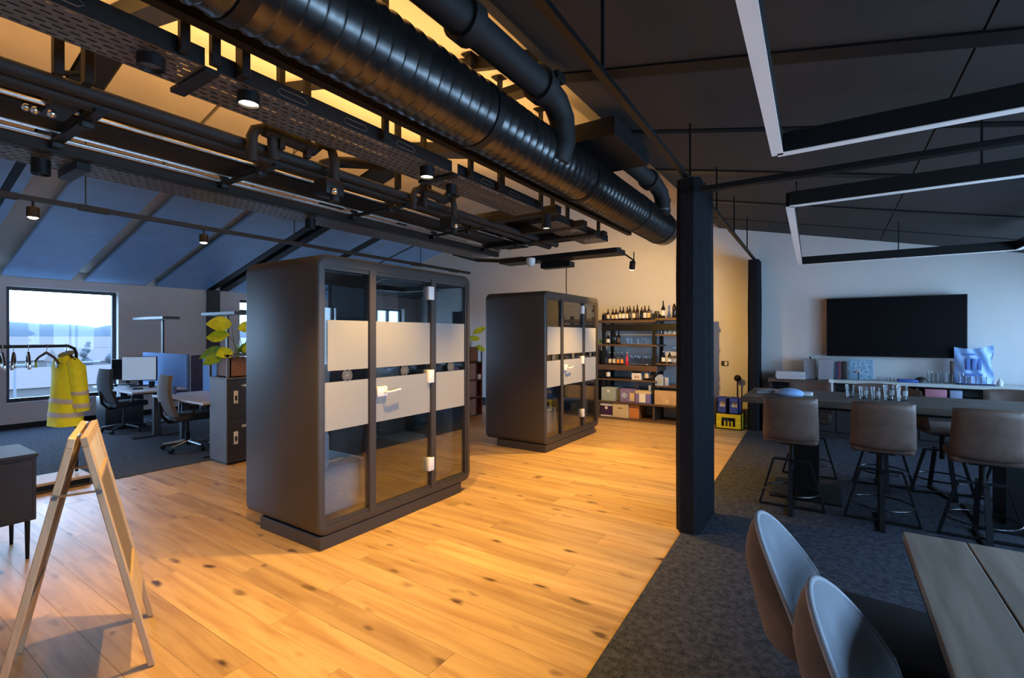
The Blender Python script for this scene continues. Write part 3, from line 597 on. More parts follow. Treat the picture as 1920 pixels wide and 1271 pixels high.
# ================================================================== BOOTHS
def rrect(y0, y1, z0, z1, r, n=6):
    P = []
    for (cy_, cz_, a0) in ((y1 - r, z1 - r, 0), (y0 + r, z1 - r, 90), (y0 + r, z0 + r, 180), (y1 - r, z0 + r, 270)):
        for k in range(n + 1):
            a = rad(a0 + 90 * k / n); P.append((cy_ + r * cos(a), cz_ + r * sin(a)))
    return P
def emblem(parent, x, y, z, r):
    e = G(); n = 28
    def ring(r0, r1, dx, mi):
        vs = []; fs = []
        for k in range(n):
            a = 2 * pi * k / n
            vs += [(x + dx, y + r0 * cos(a), z + r0 * sin(a)), (x + dx, y + r1 * cos(a), z + r1 * sin(a))]
        for k in range(n): fs.append((2 * k, 2 * k + 1, (2 * k + 3) % (2 * n), (2 * k + 2) % (2 * n)))
        e.faces(vs, fs, mi)
    e.cyl((x, y, z), (x + .002, y, z), r, seg=n, mi=0)
    ring(r * .965, r, .0026, 1); ring(r * .52, r * .56, .0026, 1); ring(r * .31, r * .35, .0026, 1); ring(.0001, r * .12, .0026, 1)
    for k in range(14):                                              # lettering-like marks round the rim
        a = 2 * pi * (k + .5) / 14
        if k in (3, 10): continue
        cy_, cz_ = y + r * .74 * cos(a), z + r * .74 * sin(a); d = r * .038
        e.box((x + .002, cy_ - d, cz_ - d * 1.3), (x + .003, cy_ + d, cz_ + d * 1.3), 1)
    return e.obj('emblem', [M['lockdark'], M['reflect']], parent, smooth=False)
def make_booth(label, loc):
    t = thing('phone_booth', label, 'booth', loc, 0, 'glass fronted office booths')
    # plinth
    B((-.31, -.875, 0), (.505, .778, .102), .004, 1).obj('plinth', M['booth'], t, smooth=False)
    # shell: rounded tube running front to back
    g = G(); O = rrect(-.9, .922, .10, 2.232, .085); I = rrect(-.845, .867, .165, 2.15, .05)
    bm = bmesh.new(); loops = []
    def lp(P, x): loops.append([bm.verts.new((x, p[0], p[1])) for p in P])
    ins = lambda d: rrect(-.9 + d, .922 - d, .10 + d, 2.232 - d, .085 - d * .4)
    lp(I, -.515); lp(ins(.04), -.515); lp(ins(.012), -.503); lp(O, -.475); lp(O, .49); lp(ins(.010), .508); lp(ins(.028), .512); lp(I, .512)
    n = len(O)
    for A, C in zip(loops, loops[1:] + loops[:1]):
        for k in range(n): bm.faces.new((A[k], A[(k + 1) % n], C[(k + 1) % n], C[k]))
    bmesh.ops.recalc_face_normals(bm, faces=bm.faces[:]); g._add(bm); g.obj('shell', M['booth'], t, ang=50)
    # stiles of the glass front
    for a, b_ in ((-.41, -.342), (.328, .392)):
        B((.43, a, .16), (.512, b_, 2.155), .004, 1).obj('stile', M['booth'], t, smooth=False)
    for a, b_ in ((-.848, -.832), (.842, .87)):
        B((.44, a, .16), (.505, b_, 2.155)).obj('edge_trim', M['booth'], t, smooth=False)
    for z0, z1 in ((.160, .19), (2.12, 2.155)): B((.46, -.83, z0), (.50, .845, z1)).obj('glazing_bead', M['booth'], t, smooth=False)
    for nm, a, b_ in (('fixed_pane', -.835, -.41), ('glass_door', -.342, .328), ('fixed_pane', .392, .845)):
        p = B((.482, a, .185), (.492, b_, 2.125)).obj(nm, M['glass'], t, smooth=False)
        in0 = .035 if a < -.8 else .006
        for z0, z1 in ((.887, 1.258), (1.345, 1.735)):
            B((.4935, a + (in0 if z0 > 1 else .004), z0), (.495, b_ - .006, z1)).obj('frosted_film', M['frost'], p, smooth=False)
        emblem(p, .495, (a + b_) / 2 + (.0 if nm != 'glass_door' else .0), 1.302, .047)
        if nm == 'glass_door':
            g = G(); g.box((.493, a + .004, 1.10), (.52, a + .115, 1.185), 0, .006); g.obj('lock_case', M['white'], p)
            g = G(); g.tube([(.515, a + .085, 1.135), (.548, a + .085, 1.135), (.552, a + .13, 1.137), (.55, a + .235, 1.148)], .0095, 10); g.obj('lever', M['white'], p)
            for zz in (.33, 1.165, 1.955):
                B((.475, b_ - .045, zz), (.52, b_ + .03, zz + .125), .006).obj('hinge', M['white'], p)
    # back: dark panel between two panes
    B((-.505, -.075, .16), (-.455, .36, 2.155)).obj('back_panel', M['boothin'], t, smooth=False)
    for a, b_ in ((-.845, -.075), (.36, .867)):
        p = B((-.49, a, .165), (-.48, b_, 2.15)).obj('back_pane', M['glass'], t, smooth=False)
        for z0, z1 in ((.887, 1.258), (1.345, 1.735)): B((-.4795, a + .01, z0), (-.478, b_ - .01, z1)).obj('frosted_film', M['frost'], p, smooth=False)
    # lining of end walls and roof
    for k in range(5):
        z0 = .2 + k * .388
        B((-.44, .846, z0 + .003), (.42, .866, z0 + .385), .004, 1).obj('lining_panel', M['boothin'], t, smooth=False)
        B((-.44, -.844, z0 + .003), (.42, -.824, z0 + .385), .004, 1).obj('lining_panel', M['boothin'], t, smooth=False)
    B((-.44, -.82, 2.11), (.42, .84, 2.148), .004, 1).obj('ceiling_plate', M['boothin'], t, smooth=False)
    B((-.44, -.84, .166), (.43, .862, .178)).obj('floor_plate', M['cabinet'], t, smooth=False)
    # two facing benches
    def bench(s_, y_w, m):
        y2 = y_w + s_ * .56; a, b_ = sorted((y_w, y2))
        g = B((-.40, a, .18), (.36, b_, .56), .05, 3).obj('bench_seat', M[m], t)
        a, b_ = sorted((y_w, y_w + s_ * .15)); B((-.40, a, .55), (.36, b_, .86), .045, 3).obj('bench_back', M[m], t)
        if m == 'sofa_dark':
            a, b_ = sorted((y_w + s_ * .12, y_w + s_ * .5)); B((-.40, a, .55), (-.22, b_, .74), .04, 3).obj('bench_arm', M[m], t)
    bench(1, -.82, 'sofa'); bench(-1, .84, 'sofa_dark')
    return t
B1 = make_booth('large bronze grey glass fronted booth nearest the sandwich board', (-3.70, 3.10, 0))
B2 = dup(B1, (-3.795, 6.67, 0), 0, 'second bronze grey glass fronted booth, beside the bottle shelves')

# ================================================================== SANDWICH BOARD
t = thing('sandwich_board', 'pale wooden sandwich board standing open on the oak floor', 'sign', (-3.13, .841, 0), math.atan2(-.333, .943))
def sb_frame(s_):
    """one leaf; local x along the board, leaf leans to +-y"""
    ang = math.atan2(.252, 1.15) * s_; ln = 1.146 / cos(ang)
    Mx = Matrix.Translation((0, 0, 1.148)) @ Matrix.Rotation(ang, 4, 'X')
    leaf = 'leaf'
    def bx(a, b_, nm, m, par=None, bev=.003):
        g = G(); g.box(a, b_, 0, bev, 1, Mx); return g.obj(nm, M[m], par or t, smooth=False)
    y0, y1 = (.006, .034) if s_ > 0 else (-.034, -.006)
    top = bx((-.285, y0, -.045), (.285, y1, .0), 'top_rail', 'sign_wood')
    for xx in (-.285, .235): bx((xx, y0, -ln), (xx + .05, y1, -.045), 'stile', 'sign_wood')
    bx((-.235, y0, -.93), (.235, y1, -.75), 'bottom_rail', 'sign_wood')
    ym = (y0 + y1) / 2
    bx((-.235, ym - .004, -.21), (.235, ym + .004, -.045), 'header_panel', 'pale')
    bx((-.235, ym - .005, -.75), (.235, ym + .005, -.225), 'board', 'chalk')
    bx((-.235, y0, -.228), (.235, y1, -.208), 'mid_rail', 'sign_wood')
    return Mx
m1 = sb_frame(1); m2 = sb_frame(-1)
for xx in (-.295, .287):
    a = m1 @ Vector((xx, .02, -.26)); b_ = m2 @ Vector((xx, -.02, -.26))
    G().cyl(a, b_, .0055, seg=8).cyl(a - Vector((.02, 0, 0)), a + Vector((.02, 0, 0)), .012, seg=8).cyl(b_ - Vector((.02, 0, 0)), b_ + Vector((.02, 0, 0)), .012, seg=8).obj('spreader_rod', M['steel'], t)
for xx in (-.2, .2): G().cyl((xx - .03, 0, 1.148), (xx + .03, 0, 1.148), .008, seg=8).obj('hinge', M['steel'], t)

# ================================================================== DARK SIDEBOARD
t = thing('sideboard', 'dark wooden sideboard on thin metal legs beside the sandwich board', 'sideboard', (-5.09, .33, 0))
B((-.26, -.9, .28), (.26, .70, .735), .006).obj('body', M['darkwood'], t, smooth=False)
B((-.27, -.91, .735), (.27, .71, .762), .004).obj('top', M['darkwood'], t, smooth=False)
for yy0, yy1 in ((-.88, -.36), (-.35, .16), (.17, .68)):
    d = B((.26, yy0, .30), (.272, yy1, .72), .004, 1).obj('door', M['darkwood'], t, smooth=False)
for xx, yy in ((-.22, -.86), (.22, -.86), (-.22, .66), (.22, .66)): G().cyl((xx, yy, 0), (xx, yy, .285), .011, .016, 10).obj('leg', M['black'], t)

# ================================================================== CLOTHES RACK, HANGERS, JACKET
t = thing('clothes_rack', 'black tube clothes rack on a low wooden base by the window', 'clothes rack', (-7.05, 1.1, 0))
G().tube([(0, -.75, .1), (0, -.75, 1.42), (0, -.735, 1.47), (0, -.68, 1.5), (0, .66, 1.5), (0, .71, 1.47), (0, .727, 1.42), (0, .73, .1)], .016, 12).obj('tube_frame', M['black'], t)
B((-.2, -.82, .055), (.24, .80, .085), .004).obj('base_board', M['sign_wood'], t, smooth=False)
for yy in (-.78, .73): B((-.2, yy, .0), (.24, yy + .04, .055), .003).obj('base_runner', M['black'], t, smooth=False)
B((.215, -.8, .006), (.235, .78, .05)).obj('base_rail', M['black'], t, smooth=False)
def hanger_obj(y, label, rz=0, n=None):
    t = thing('clothes_hanger', label, 'hanger', (-7.05, y, 1.516), rz, 'empty hangers on the clothes rack')
    G().tube([(0, 0, 0.003), (.02, 0, -.01), (.021, 0, -.03), (.004, 0, -.055), (0, 0, -.085)], .003, 6).obj('hook', M['hook'], t)
    G().tube([(-.2, 0, -.2), (-.12, 0, -.135), (0, 0, -.085), (.12, 0, -.135), (.2, 0, -.2)], [.009, .012, .014, .012, .009], 8).obj('shoulder_bar', M['hangwood'], t)
    for sx_ in (-.17, .17): B((sx_ - .012, -.012, -.25), (sx_ + .012, .012, -.185), .003).obj('clip', M['hook'], t)
    return t
for i, (yy, rz, lab) in enumerate([(1.0, -.12, 'clipped hanger fifth from the yellow jacket'), (1.25, -.1, 'clipped hanger fourth from the yellow jacket'), (1.33, -.25, 'clipped hanger third from the yellow jacket'), (1.44, -.15, 'clipped hanger second from the yellow jacket'), (1.58, .3, 'splayed dark hanger next to the yellow jacket')]):
    hanger_obj(yy, lab, rz)
t = thing('hi_vis_jacket', 'yellow hi-vis jacket with silver bands hanging at the rack end', 'jacket', (-7.02, 1.735, 1.516), .12)
G().tube([(0, 0, 0.003), (.02, 0, -.01), (.021, 0, -.03), (.004, 0, -.055), (0, 0, -.085)], .004, 6).obj('hook', M['hook'], t)
G().tube([(-.2, 0, -.17), (-.1, 0, -.12), (0, 0, -.085), (.1, 0, -.12), (.2, 0, -.17)], .012, 8).obj('hanger_bar', M['hangwood'], t)
def torso(u, v, e=0.):
    z = -.10 - v * .78; a = u * 2 * pi
    sh = min(1, v / .13); hw = (.05 + .13 * sh ** .6) + .03 * v; hd = (.04 + .055 * sh) + .045 * v
    wob = 1 + .05 * sin(5 * a + 6 * v) * v
    return ((hw + e) * cos(a) * wob, (hd + e) * sin(a) * wob, z - .05 * abs(cos(a)) * (1 - v) * sh)
G().grid(lambda u, v: torso(u, v), 32, 22, closed_u=True).obj('torso', M['hivis'], t, ang=80)
for sx_ in (-1, 1):
    g = G(); pts = [(sx_ * .14, 0, -.18), (sx_ * .195, .02, -.25), (sx_ * .205, .03, -.42), (sx_ * .20, .045, -.58), (sx_ * .195, .06, -.72)]
    g.tube(pts, [.055, .075, .074, .072, .068], 14); g.obj('sleeve', M['hivis'], t, ang=80)
    for zc in (-.52, -.66):
        xx = sx_ * .281; G().lathe([(.0745, -.025), (.077, 0), (.0745, .025)], (xx - sx_ * .081, .04 + (.014 if zc < -.6 else 0), zc), 16).obj('reflective_band', M['reflect'], t)
for v0, v1 in ((.60, .67), (.80, .87)):
    G().grid(lambda u, v: torso(u, v0 + (v1 - v0) * v, .004), 32, 2, closed_u=True).obj('reflective_band', M['reflect'], t, ang=80)
G().tube([(.062 * cos(a), .05 * sin(a), -.105 + .02 * sin(a)) for a in [2 * pi * k / 14 for k in range(14)]], .02, 8, closed=True).obj('collar', M['lining'], t)

# ================================================================== LOCKERS, CUBBIES, PLANTS
def leafy(t, pots, spec, seed):
    """pots: list of boxes; spec: stems (base, tip, leaf length, dark?)"""
    for k, (base, mid, tip, ln, wd, yaw, pitch, m) in enumerate(spec):
        G().tube([base, mid, tip], [.006, .005, .003], 6).obj('stem', M['stem'], t)
        rl = .95 if .9 * sin(yaw) + .43 * cos(yaw) > 0 else -.95
        Rm = Matrix.Translation(tip) @ Matrix.Rotation(yaw, 4, 'Z') @ Matrix.Rotation(pitch, 4, 'Y') @ Matrix.Rotation(rl, 4, 'X')
        def f(u, v):
            a = u * ln * 1.2; wv = wd * 1.35 * (sin(pi * min(1, u * 1.02)) ** .75) * (1 - .25 * u); s_ = (v - .5) * 2
            return Rm @ Vector((a, s_ * wv, .22 * wd * abs(s_) - .35 * ln * u * u * .6))
        G().grid(f, 9, 4).obj('leaf', M[m], t, ang=80)
def planter(name, label, loc, sx_, sy_, h_, spec):
    t = thing(name, label, 'plant', loc)
    g = G(); o = [(-sx_, -sy_), (sx_, -sy_), (sx_, sy_), (-sx_, sy_)]
    g.box((-sx_, -sy_, 0), (sx_, -sy_ + .012, h_)).box((-sx_, sy_ - .012, 0), (sx_, sy_, h_)).box((-sx_, -sy_, 0), (-sx_ + .012, sy_, h_)).box((sx_ - .012, -sy_, 0), (sx_, sy_, h_)).box((-sx_, -sy_, 0), (sx_, sy_, .012))
    g.obj('pot', M['pot'], t, smooth=False)
    B((-sx_ + .012, -sy_ + .012, .012), (sx_ - .012, sy_ - .012, h_ - .02)).obj('soil', M['soil'], t, smooth=False)
    leafy(t, None, spec, 1); return t
def open_frame(x0, x1, y0, y1, z0, z1, par, r=.012):
    g = G()
    for xx in (x0, x1 - 2 * r):
        for yy in (y0, y1 - 2 * r): g.box((xx, yy, z0), (xx + 2 * r, yy + 2 * r, z1))
        g.box((xx, y0, z1 - 2 * r), (xx + 2 * r, y1, z1))
    for yy in (y0, y1 - 2 * r): g.box((x0, yy, z1 - 2 * r), (x1, yy + 2 * r, z1))
    return g.obj('top_frame', M['locker'], par, smooth=False)
t = thing('locker', 'graphite metal locker with stacked lockable doors at the carpet edge', 'locker', (-6.48, 3.06, 0))
B((-.225, 0, .03), (.205, .84, 1.065), .003, 1).obj('body', M['locker'], t, smooth=False)
B((-.22, .01, 0), (.20, .83, .03)).obj('plinth', M['black'], t, smooth=False)
B((-.235, -.006, 1.065), (.23, .846, 1.085), .003, 1).obj('top', M['locker'], t, smooth=False)
for k in range(2):
    for j in range(2):
        y0 = .012 + k * .41; z0 = .05 + j * .51
        d = B((.205, y0, z0), (.225, y0 + .405, z0 + .495), .003, 1).obj('door', M['lockdark'], t, smooth=False)
        G().sph((.226, y0 + .2, z0 + .415), .045, (.25, 1, .5)).obj('finger_pull', M['steel'], d)
        B((.225, y0 + .06, z0 + .20), (.236, y0 + .115, z0 + .36), .008).obj('lock', M['white'], d)
        B((.236, y0 + .075, z0 + .24), (.238, y0 + .1, z0 + .30)).obj('keypad', M['black'], d, smooth=False)
open_frame(-.235, .23, -.006, .846, 1.085, 1.375, t)
L2 = 'leaf'; D2 = 'leaf2'
planter('potted_plant', 'lime leaved plant in a brown box on the graphite locker', (-6.46, 3.28, 1.087), .17, .17, .24, [
    ((0, 0, .2), (-.04, -.02, .45), (-.05, -.04, .66), .24, .10, -1.9, -.1, L2), ((0, .02, .2), (.02, -.02, .38), (.02, -.1, .52), .24, .085, -2.35, .0, L2),
    ((.02, 0, .2), (.05, .03, .42), (.02, .0, .60), .20, .08, 1.2, -.3, L2), ((0, -.03, .2), (-.1, -.06, .33), (-.13, -.12, .36), .27, .07, -2.4, .35, D2),
    ((.02, .05, .2), (.06, .08, .3), (.03, .06, .36), .2, .07, .2, -.1, L2), ((0, 0, .2), (.05, -.05, .28), (.08, -.1, .32), .2, .07, -1.2, .1, L2),
    ((0, .05, .2), (.0, .1, .4), (.0, .15, .55), .2, .075, 1.5, -.2, D2), ((-.03, 0, .2), (-.07, .05, .3), (-.1, .08, .36), .2, .07, 2.6, .1, D2), ((0, -.05, .2), (-.02, -.1, .27), (-.04, -.14, .28), .22, .065, -1.9, .4, D2)])
planter('potted_plant', 'second lime plant in a brown box, further along the graphite locker', (-6.46, 3.68, 1.087), .16, .15, .24, [
    ((0, 0, .2), (.02, .02, .4), (.04, .0, .55), .22, .08, -1.2, -.2, D2), ((0, .02, .2), (-.03, .05, .35), (-.05, .1, .45), .22, .08, 2.0, 0, L2), ((.02, 0, .2), (.06, -.03, .3), (.1, -.05, .38), .2, .07, -.3, .1, L2), ((0, -.03, .2), (-.04, -.08, .33), (-.06, -.12, .38), .2, .07, -2, .2, D2)])
t = thing('cubby_shelf', 'brown cubby shelf with pink doors behind the first booth', 'shelf', (-6.16, 7.4, 0))
for yy in (-.5, -.09, .30, .48): B((-.2, yy, .0), (.2, yy + .025, 1.085)).obj('upright', M['redwood'], t, smooth=False)
for zz in (.0, .36, .71, 1.06): B((-.2, -.5, zz), (.2, .505, zz + .025)).obj('shelf_board', M['shelf_oak'], t, smooth=False)
B((-.2, -.5, 0), (-.185, .505, 1.085)).obj('back', M['redwood'], t, smooth=False)
for k, yy in enumerate((-.47, -.06)):
    for zz in (.03, .39, .74): B((.17, yy, zz), (.19, yy + .355, zz + .315), .003, 1).obj('door', M['pinkdoor'], t, smooth=False)
open_frame(-.2, .2, -.5, .505, 1.085, 1.375, t)
tag(B((-5.99, 7.73, .737), (-5.93, 7.82, .83), .004).obj('card_box', M['white']), 'small white box in the brown cubby shelf', 'box')
planter('potted_plant', 'lime plant in a round brown pot on the cubby shelf', (-6.05, 7.58, 1.087), .13, .13, .27, [
    ((0, 0, .22), (.02, .03, .45), (.0, .02, .62), .26, .06, -1.2, -.7, L2), ((0, .02, .2), (.03, .06, .4), (.03, .08, .55), .30, .055, 1.1, -.5, L2), ((.02, 0, .2), (.04, .0, .38), (.03, -.02, .44), .24, .06, 1.3, -.2, L2),
    ((0, 0, .2), (.03, .08, .28), (.05, .11, .29), .22, .06, .9, .2, L2), ((0, 0, .22), (-.02, -.05, .5), (-.02, -.08, .66), .24, .06, -2, -.6, L2), ((0, -.03, .22), (.02, -.05, .35), (.02, -.09, .42), .24, .06, -1.2, 0, D2)])

# ================================================================== DESKS
def desk(label, x0, x1, y0, y1):
    t = thing('desk', label, 'desk', (x0, y0, 0))
    B((0, 0, .715), (x1 - x0, y1 - y0, .742), .003, 1).obj('desk_top', M['deskwhite'], t, smooth=False)
    for xx in (.12, x1 - x0 - .2): 
        B((xx, (y1 - y0) / 2 - .05, .02), (xx + .08, (y1 - y0) / 2 + .05, .7)).obj('leg', M['deskleg'], t, smooth=False)
        B((xx, .05, 0), (xx + .08, y1 - y0 - .05, .025)).obj('foot', M['deskleg'], t, smooth=False)
        B((xx, .05, .685), (xx + .08, y1 - y0 - .05, .714)).obj('bracket', M['deskleg'], t, smooth=False)
    return t
desk('pale desk with two monitors before the large window', -10.6, -8.9, 2.96, 3.72)
desk('pale desk with no monitor beside the locker', -8.3, -6.75, 3.0, 3.72)
desk('pale empty desk behind the blue screens', -10.4, -8.7, 4.2, 4.9)
def divider(label, x0, x1, y):
    return tag(B((x0, y, .62), (x1, y + .05, 1.30), .02, 3).obj('desk_screen', M['felt']), label, 'desk screen')
divider('blue felt desk screen behind the monitors', -10.75, -8.95, 3.735); divider('blue felt desk screen next to the locker', -8.42, -6.8, 3.735)
tag(B((-8.98, 3.8, .62), (-8.9, 4.5, 1.28), .02, 3).obj('desk_screen', M['navy']), 'dark end screen standing across the blue desk screen', 'desk screen')
def monitor(label, x, y, rz, m, w_=.52, h_=.42):
    t = thing('monitor', label, 'monitor', (x, y, .743), rz)
    B((-w_ / 2, -.02, .09), (w_ / 2, .02, .09 + h_), .008).obj('casing', M['bezel'], t, smooth=False)
    B((-w_ / 2 + .012, -.023, .105), (w_ / 2 - .012, -.0201, .08 + h_)).obj('screen', M[m], t, smooth=False)
    B((-.03, .02, .02), (.03, .045, .3), .005).obj('neck', M['bezel'], t, smooth=False); B((-.12, -.08, 0), (.12, .11, .015), .005).obj('foot', M['bezel'], t, smooth=False)
    return t
monitor('monitor with pale bright face on the desk by the window', -9.95, 3.42, .85, 'screen'); monitor('darker monitor turned toward the large window', -10.4, 3.38, .75, 'tv', .46, .36)
t = tag(B((-9.75, 3.12, .743), (-9.35, 3.26, .762), .004).obj('keyboard', M['bezel']), 'black keyboard lying on the desk by the window', 'keyboard')
tag(G().lathe([(0, 0), (.04, 0), (.045, .1), (.04, .1), (.035, .01), (0, .01)], (-9.55, 3.45, .743), 14).obj('cup', M['bezel']), 'dark cup on the desk beside the pale monitor', 'cup')
tag(G().sph((-10.2, 3.15, .765), .04, (1.4, 1, .55)).obj('mouse', M['bezel']), 'dark computer mouse near the window end of the desk', 'mouse')
tag(B((-8.2, 3.2, .743), (-8.14, 3.26, .86), .008).obj('pen_pot', M['felt']), 'small blue pot on the desk beside the locker', 'pot')
tag(B((-10.75, 3.05, 0.006), (-10.3, 3.6, .55), .01).obj('drawer_pedestal', M['deskleg']), 'dark drawer pedestal under the desk by the window', 'pedestal')
def office_chair(label, x, y, rz, back):
    t = thing('office_chair', label, 'office chair', (x, y, .006), rz)
    for k in range(5):
        a = 2 * pi * k / 5 + .3; c_ = Vector((cos(a), sin(a), 0))
        g = G(); g.tube([c_ * .04 + Vector((0, 0, .11)), c_ * .3 + Vector((0, 0, .075))], [.026, .018], 8); lg = g.obj('leg', M['steel'] if back == 'officegrey' else M['deskleg'], t)
        G().cyl((c_.x * .3 - c_.y * .02, c_.y * .3 + c_.x * .02, .031), (c_.x * .3 + c_.y * .02, c_.y * .3 - c_.x * .02, .031), .03, seg=12).obj('caster', M['bezel'], lg)
    G().cyl((0, 0, .09), (0, 0, .25), .032, seg=12).cyl((0, 0, .25), (0, 0, .42), .02, seg=12).obj('gas_post', M['bezel'], t)
    B((-.24, -.22, .42), (.24, .26, .51), .035, 3).obj('seat', M['office'], t)
    def bk(u, v, off):
        x_ = (u - .5) * 2; w_ = .23 - .05 * v * v; return Vector((x_ * w_, -.24 - .06 * v - .05 * sin(v * pi) + .05 * x_ * x_ + off, .5 + .56 * v))
    g = G(); g.grid(lambda u, v: bk(u, v, .025), 8, 10); g.grid(lambda u, v: bk(1 - u, v, -.025), 8, 10)
    bmesh.ops.remove_doubles(g.bm, verts=g.bm.verts, dist=.0005)
    # close the rim
    ed = [e for e in g.bm.edges if e.is_boundary]; bmesh.ops.bridge_loops(g.bm, edges=ed); bmesh.ops.recalc_face_normals(g.bm, faces=g.bm.faces[:])
    g.obj('backrest', M[back], t, ang=60)
    G().tube([(0, .05, .42), (0, -.22, .4), (0, -.31, .5), (0, -.33, .7)], .024, 8).obj('back_strut', M['bezel'], t)
    for sx_ in (-1, 1):
        G().tube([(sx_ * .2, -.02, .44), (sx_ * .28, -.02, .46), (sx_ * .29, 0, .66)], .016, 8).obj('arm_post', M['bezel'], t)
        B((sx_ * .29 - .04, -.12, .66), (sx_ * .29 + .04, .14, .69), .012).obj('armrest', M['bezel'], t)
    return t
office_chair('dark slate office chair at the desk by the window', -9.95, 3.2, .1, 'office'); office_chair('grey backed office chair at the desk beside the locker', -7.66, 3.2, -.1, 'officegrey')
def desk_lamp(label, x, y, x0, x1, z):
    t = thing('floor_lamp', label, 'lamp', (x, y, .006))
    B((-.03, -.015, .03), (.03, .015, z), .004).obj('post', M['deskleg'], t, smooth=False)
    h_ = B((x0, -.14, z), (x1, .14, z + .05), .004).obj('lamp_head', M['deskleg'], t, smooth=False)
    B((x0 + .03, -.1, z - .004), (x0 + (x1 - x0) * .42, .1, z)).obj('light_panel', M['white'], h_, smooth=False); B((x1 - (x1 - x0) * .42, -.1, z - .004), (x1 - .03, .1, z)).obj('light_panel', M['white'], h_, smooth=False)
    B((-.2, -.2, 0), (.2, .2, .03), .004).obj('base', M['deskleg'], t, smooth=False)
desk_lamp('T-shaped office lamp standing behind the monitors', -10.47, 3.96, -1.0, .36, 1.905); desk_lamp('T-shaped office lamp behind the plant on the locker', -8.1, 3.96, -.56, .5, 1.93)
# ================================================================== BOTTLE SHELVES (far wall)
t = thing('bottle_shelf', 'dark wooden shelving full of bottles and glasses on the far wall', 'shelf', (-3.0, 9.2, 0))
sh = lambda a, b_, nm, m='shelf_oak', bev=.004: B((a[0] + 3.0, a[1] - 9.2, a[2]), (b_[0] + 3.0, b_[1] - 9.2, b_[2]), bev, 1).obj(nm, M[m], t, smooth=False)
for xx in (-3.80, -2.80, -1.98):
    for yy in (8.94, 9.38): sh((xx, yy, 0.0), (xx + .07, yy + .05, 2.02), 'upright', 'black')
ZT, ZA, ZB, ZC, ZD = 1.905, 1.44, 1.04, .77, .34
sh((-3.86, 8.9, ZT - .05), (-2.73, 9.48, ZT), 'shelf_board'); sh((-2.73, 8.9, ZT - .02), (-1.9, 9.48, ZT + .03), 'shelf_board')
sh((-3.80, 8.93, 1.70), (-1.92, 8.96, 1.83), 'cross_rail', 'black')
sh((-3.86, 8.9, ZA - .035), (-2.70, 9.48, ZA), 'shelf_board'); sh((-2.73, 8.9, 1.60), (-1.9, 9.48, 1.635), 'shelf_board'); sh((-2.5, 8.9, 1.20), (-1.9, 9.48, 1.23), 'shelf_board')
sh((-3.86, 8.9, ZB - .10), (-2.70, 9.48, ZB), 'shelf_board'); sh((-2.73, 8.9, 1.07), (-1.9, 9.48, 1.10), 'shelf_board')
sh((-3.86, 8.9, ZC - .03), (-2.70, 9.48, ZC), 'shelf_board'); sh((-2.73, 8.9, .66), (-1.9, 9.48, .69), 'shelf_board')
sh((-3.86, 8.88, ZD - .035), (-1.9, 9.48, ZD), 'shelf_board'); sh((-3.86, 8.88, .0), (-1.9, 9.48, .035), 'bottom_board')
for xx in (-3.86, -2.78, -1.93): sh((xx, 8.9, .035), (xx + .03, 9.48, ZD - .035), 'divider')
sh((-3.87, 8.93, ZC + .02), (-3.80, 9.45, ZB - .1), 'end_panel', 'black')
def bottle(name, label, x, y, z, h_, r, glassm, labm, group, neck=.36, fat=False, capm='cap'):
    t = thing(name, label, 'bottle', (x, y, z), random.uniform(-.5, .5), group)
    nr = r * .36; zs = h_ * (1 - neck)
    G().lathe([(0, 0), (r * .92, 0), (r, .008), (r, zs * .86), (r * .92, zs * .95), (nr * 1.3, zs * 1.16), (nr, zs * 1.25), (nr, h_ * .96), (nr * 1.15, h_ * .965), (nr * 1.15, h_ * .985), (0, h_ * .985)], seg=14).obj('glass_body', M[glassm], t)
    G().lathe([(0, h_ + .002), (nr * 1.25, h_ + .002), (nr * 1.3, h_ * .965), (nr * 1.1, h_ * .965)], seg=12).obj('cap', M[capm], t)
    if labm: G().lathe([(r + .0012, zs * .22), (r + .0016, zs * .23), (r + .0016, zs * .72), (r + .0012, zs * .73)], seg=14).obj('label', M[labm], t)
    return t
xs = [-3.70, -3.61, -3.535, -3.46, -3.39, -3.315, -3.255, -3.185, -3.11, -3.035, -2.965, -2.895]
labs = ['lab_cream', 'lab_cream', 'lab_cream', 'lab_white', 'lab_white', 'lab_white', 'lab_dark', 'lab_white', 'lab_dark', None, 'lab_white', 'lab_cream']
hts = [.235, .235, .235, .27, .27, .27, .30, .28, .30, .27, .285, .28]
for i, xx in enumerate(xs):
    bottle('bottle', '%s brown bottle from the booth end on the top bottle shelf' % ORD[i], xx, 9.02 + (.02 if i % 2 else 0), ZT, hts[i], .032, 'bot' if i % 3 else 'botdark', labs[i], 'brown bottles on the top shelf')
bottle('bottle', 'tall bottle with pale capsule alone on the raised top shelf', -2.62, 9.02, ZT + .03, .33, .038, 'botdark', 'lab_white', None, .42, capm='lab_cream')
bottle('bottle', 'reddish brown bottle at the curtain end of the top shelf', -2.42, 9.02, ZT + .03, .26, .036, 'bot', None, None, .2)
tag(B((-2.78, 8.98, ZT + .03), (-2.70, 9.06, ZT + .16), .01).obj('tin', M['cabinet']), 'black tin at the upright on the top bottle shelf', 'tin')
tag(B((-3.80, 8.98, ZT), (-3.745, 9.06, ZT + .15), .008).obj('tin', M['shelf_oak']), 'small brown tin at the booth end of the top shelf', 'tin')
bottle('bottle', 'squat dark bottle with white label on the second shelf', -3.70, 9.02, ZA, .2, .034, 'botdark', 'lab_white', None, .3)
bottle('bottle', 'taller of the two slim black bottles on the second shelf', -3.565, 9.02, ZA, .31, .04, 'botdark', None, None, .42); bottle('bottle', 'shorter of the two slim black bottles on the second shelf', -3.49, 9.04, ZA, .28, .036, 'botdark', 'lab_dark', None, .4)
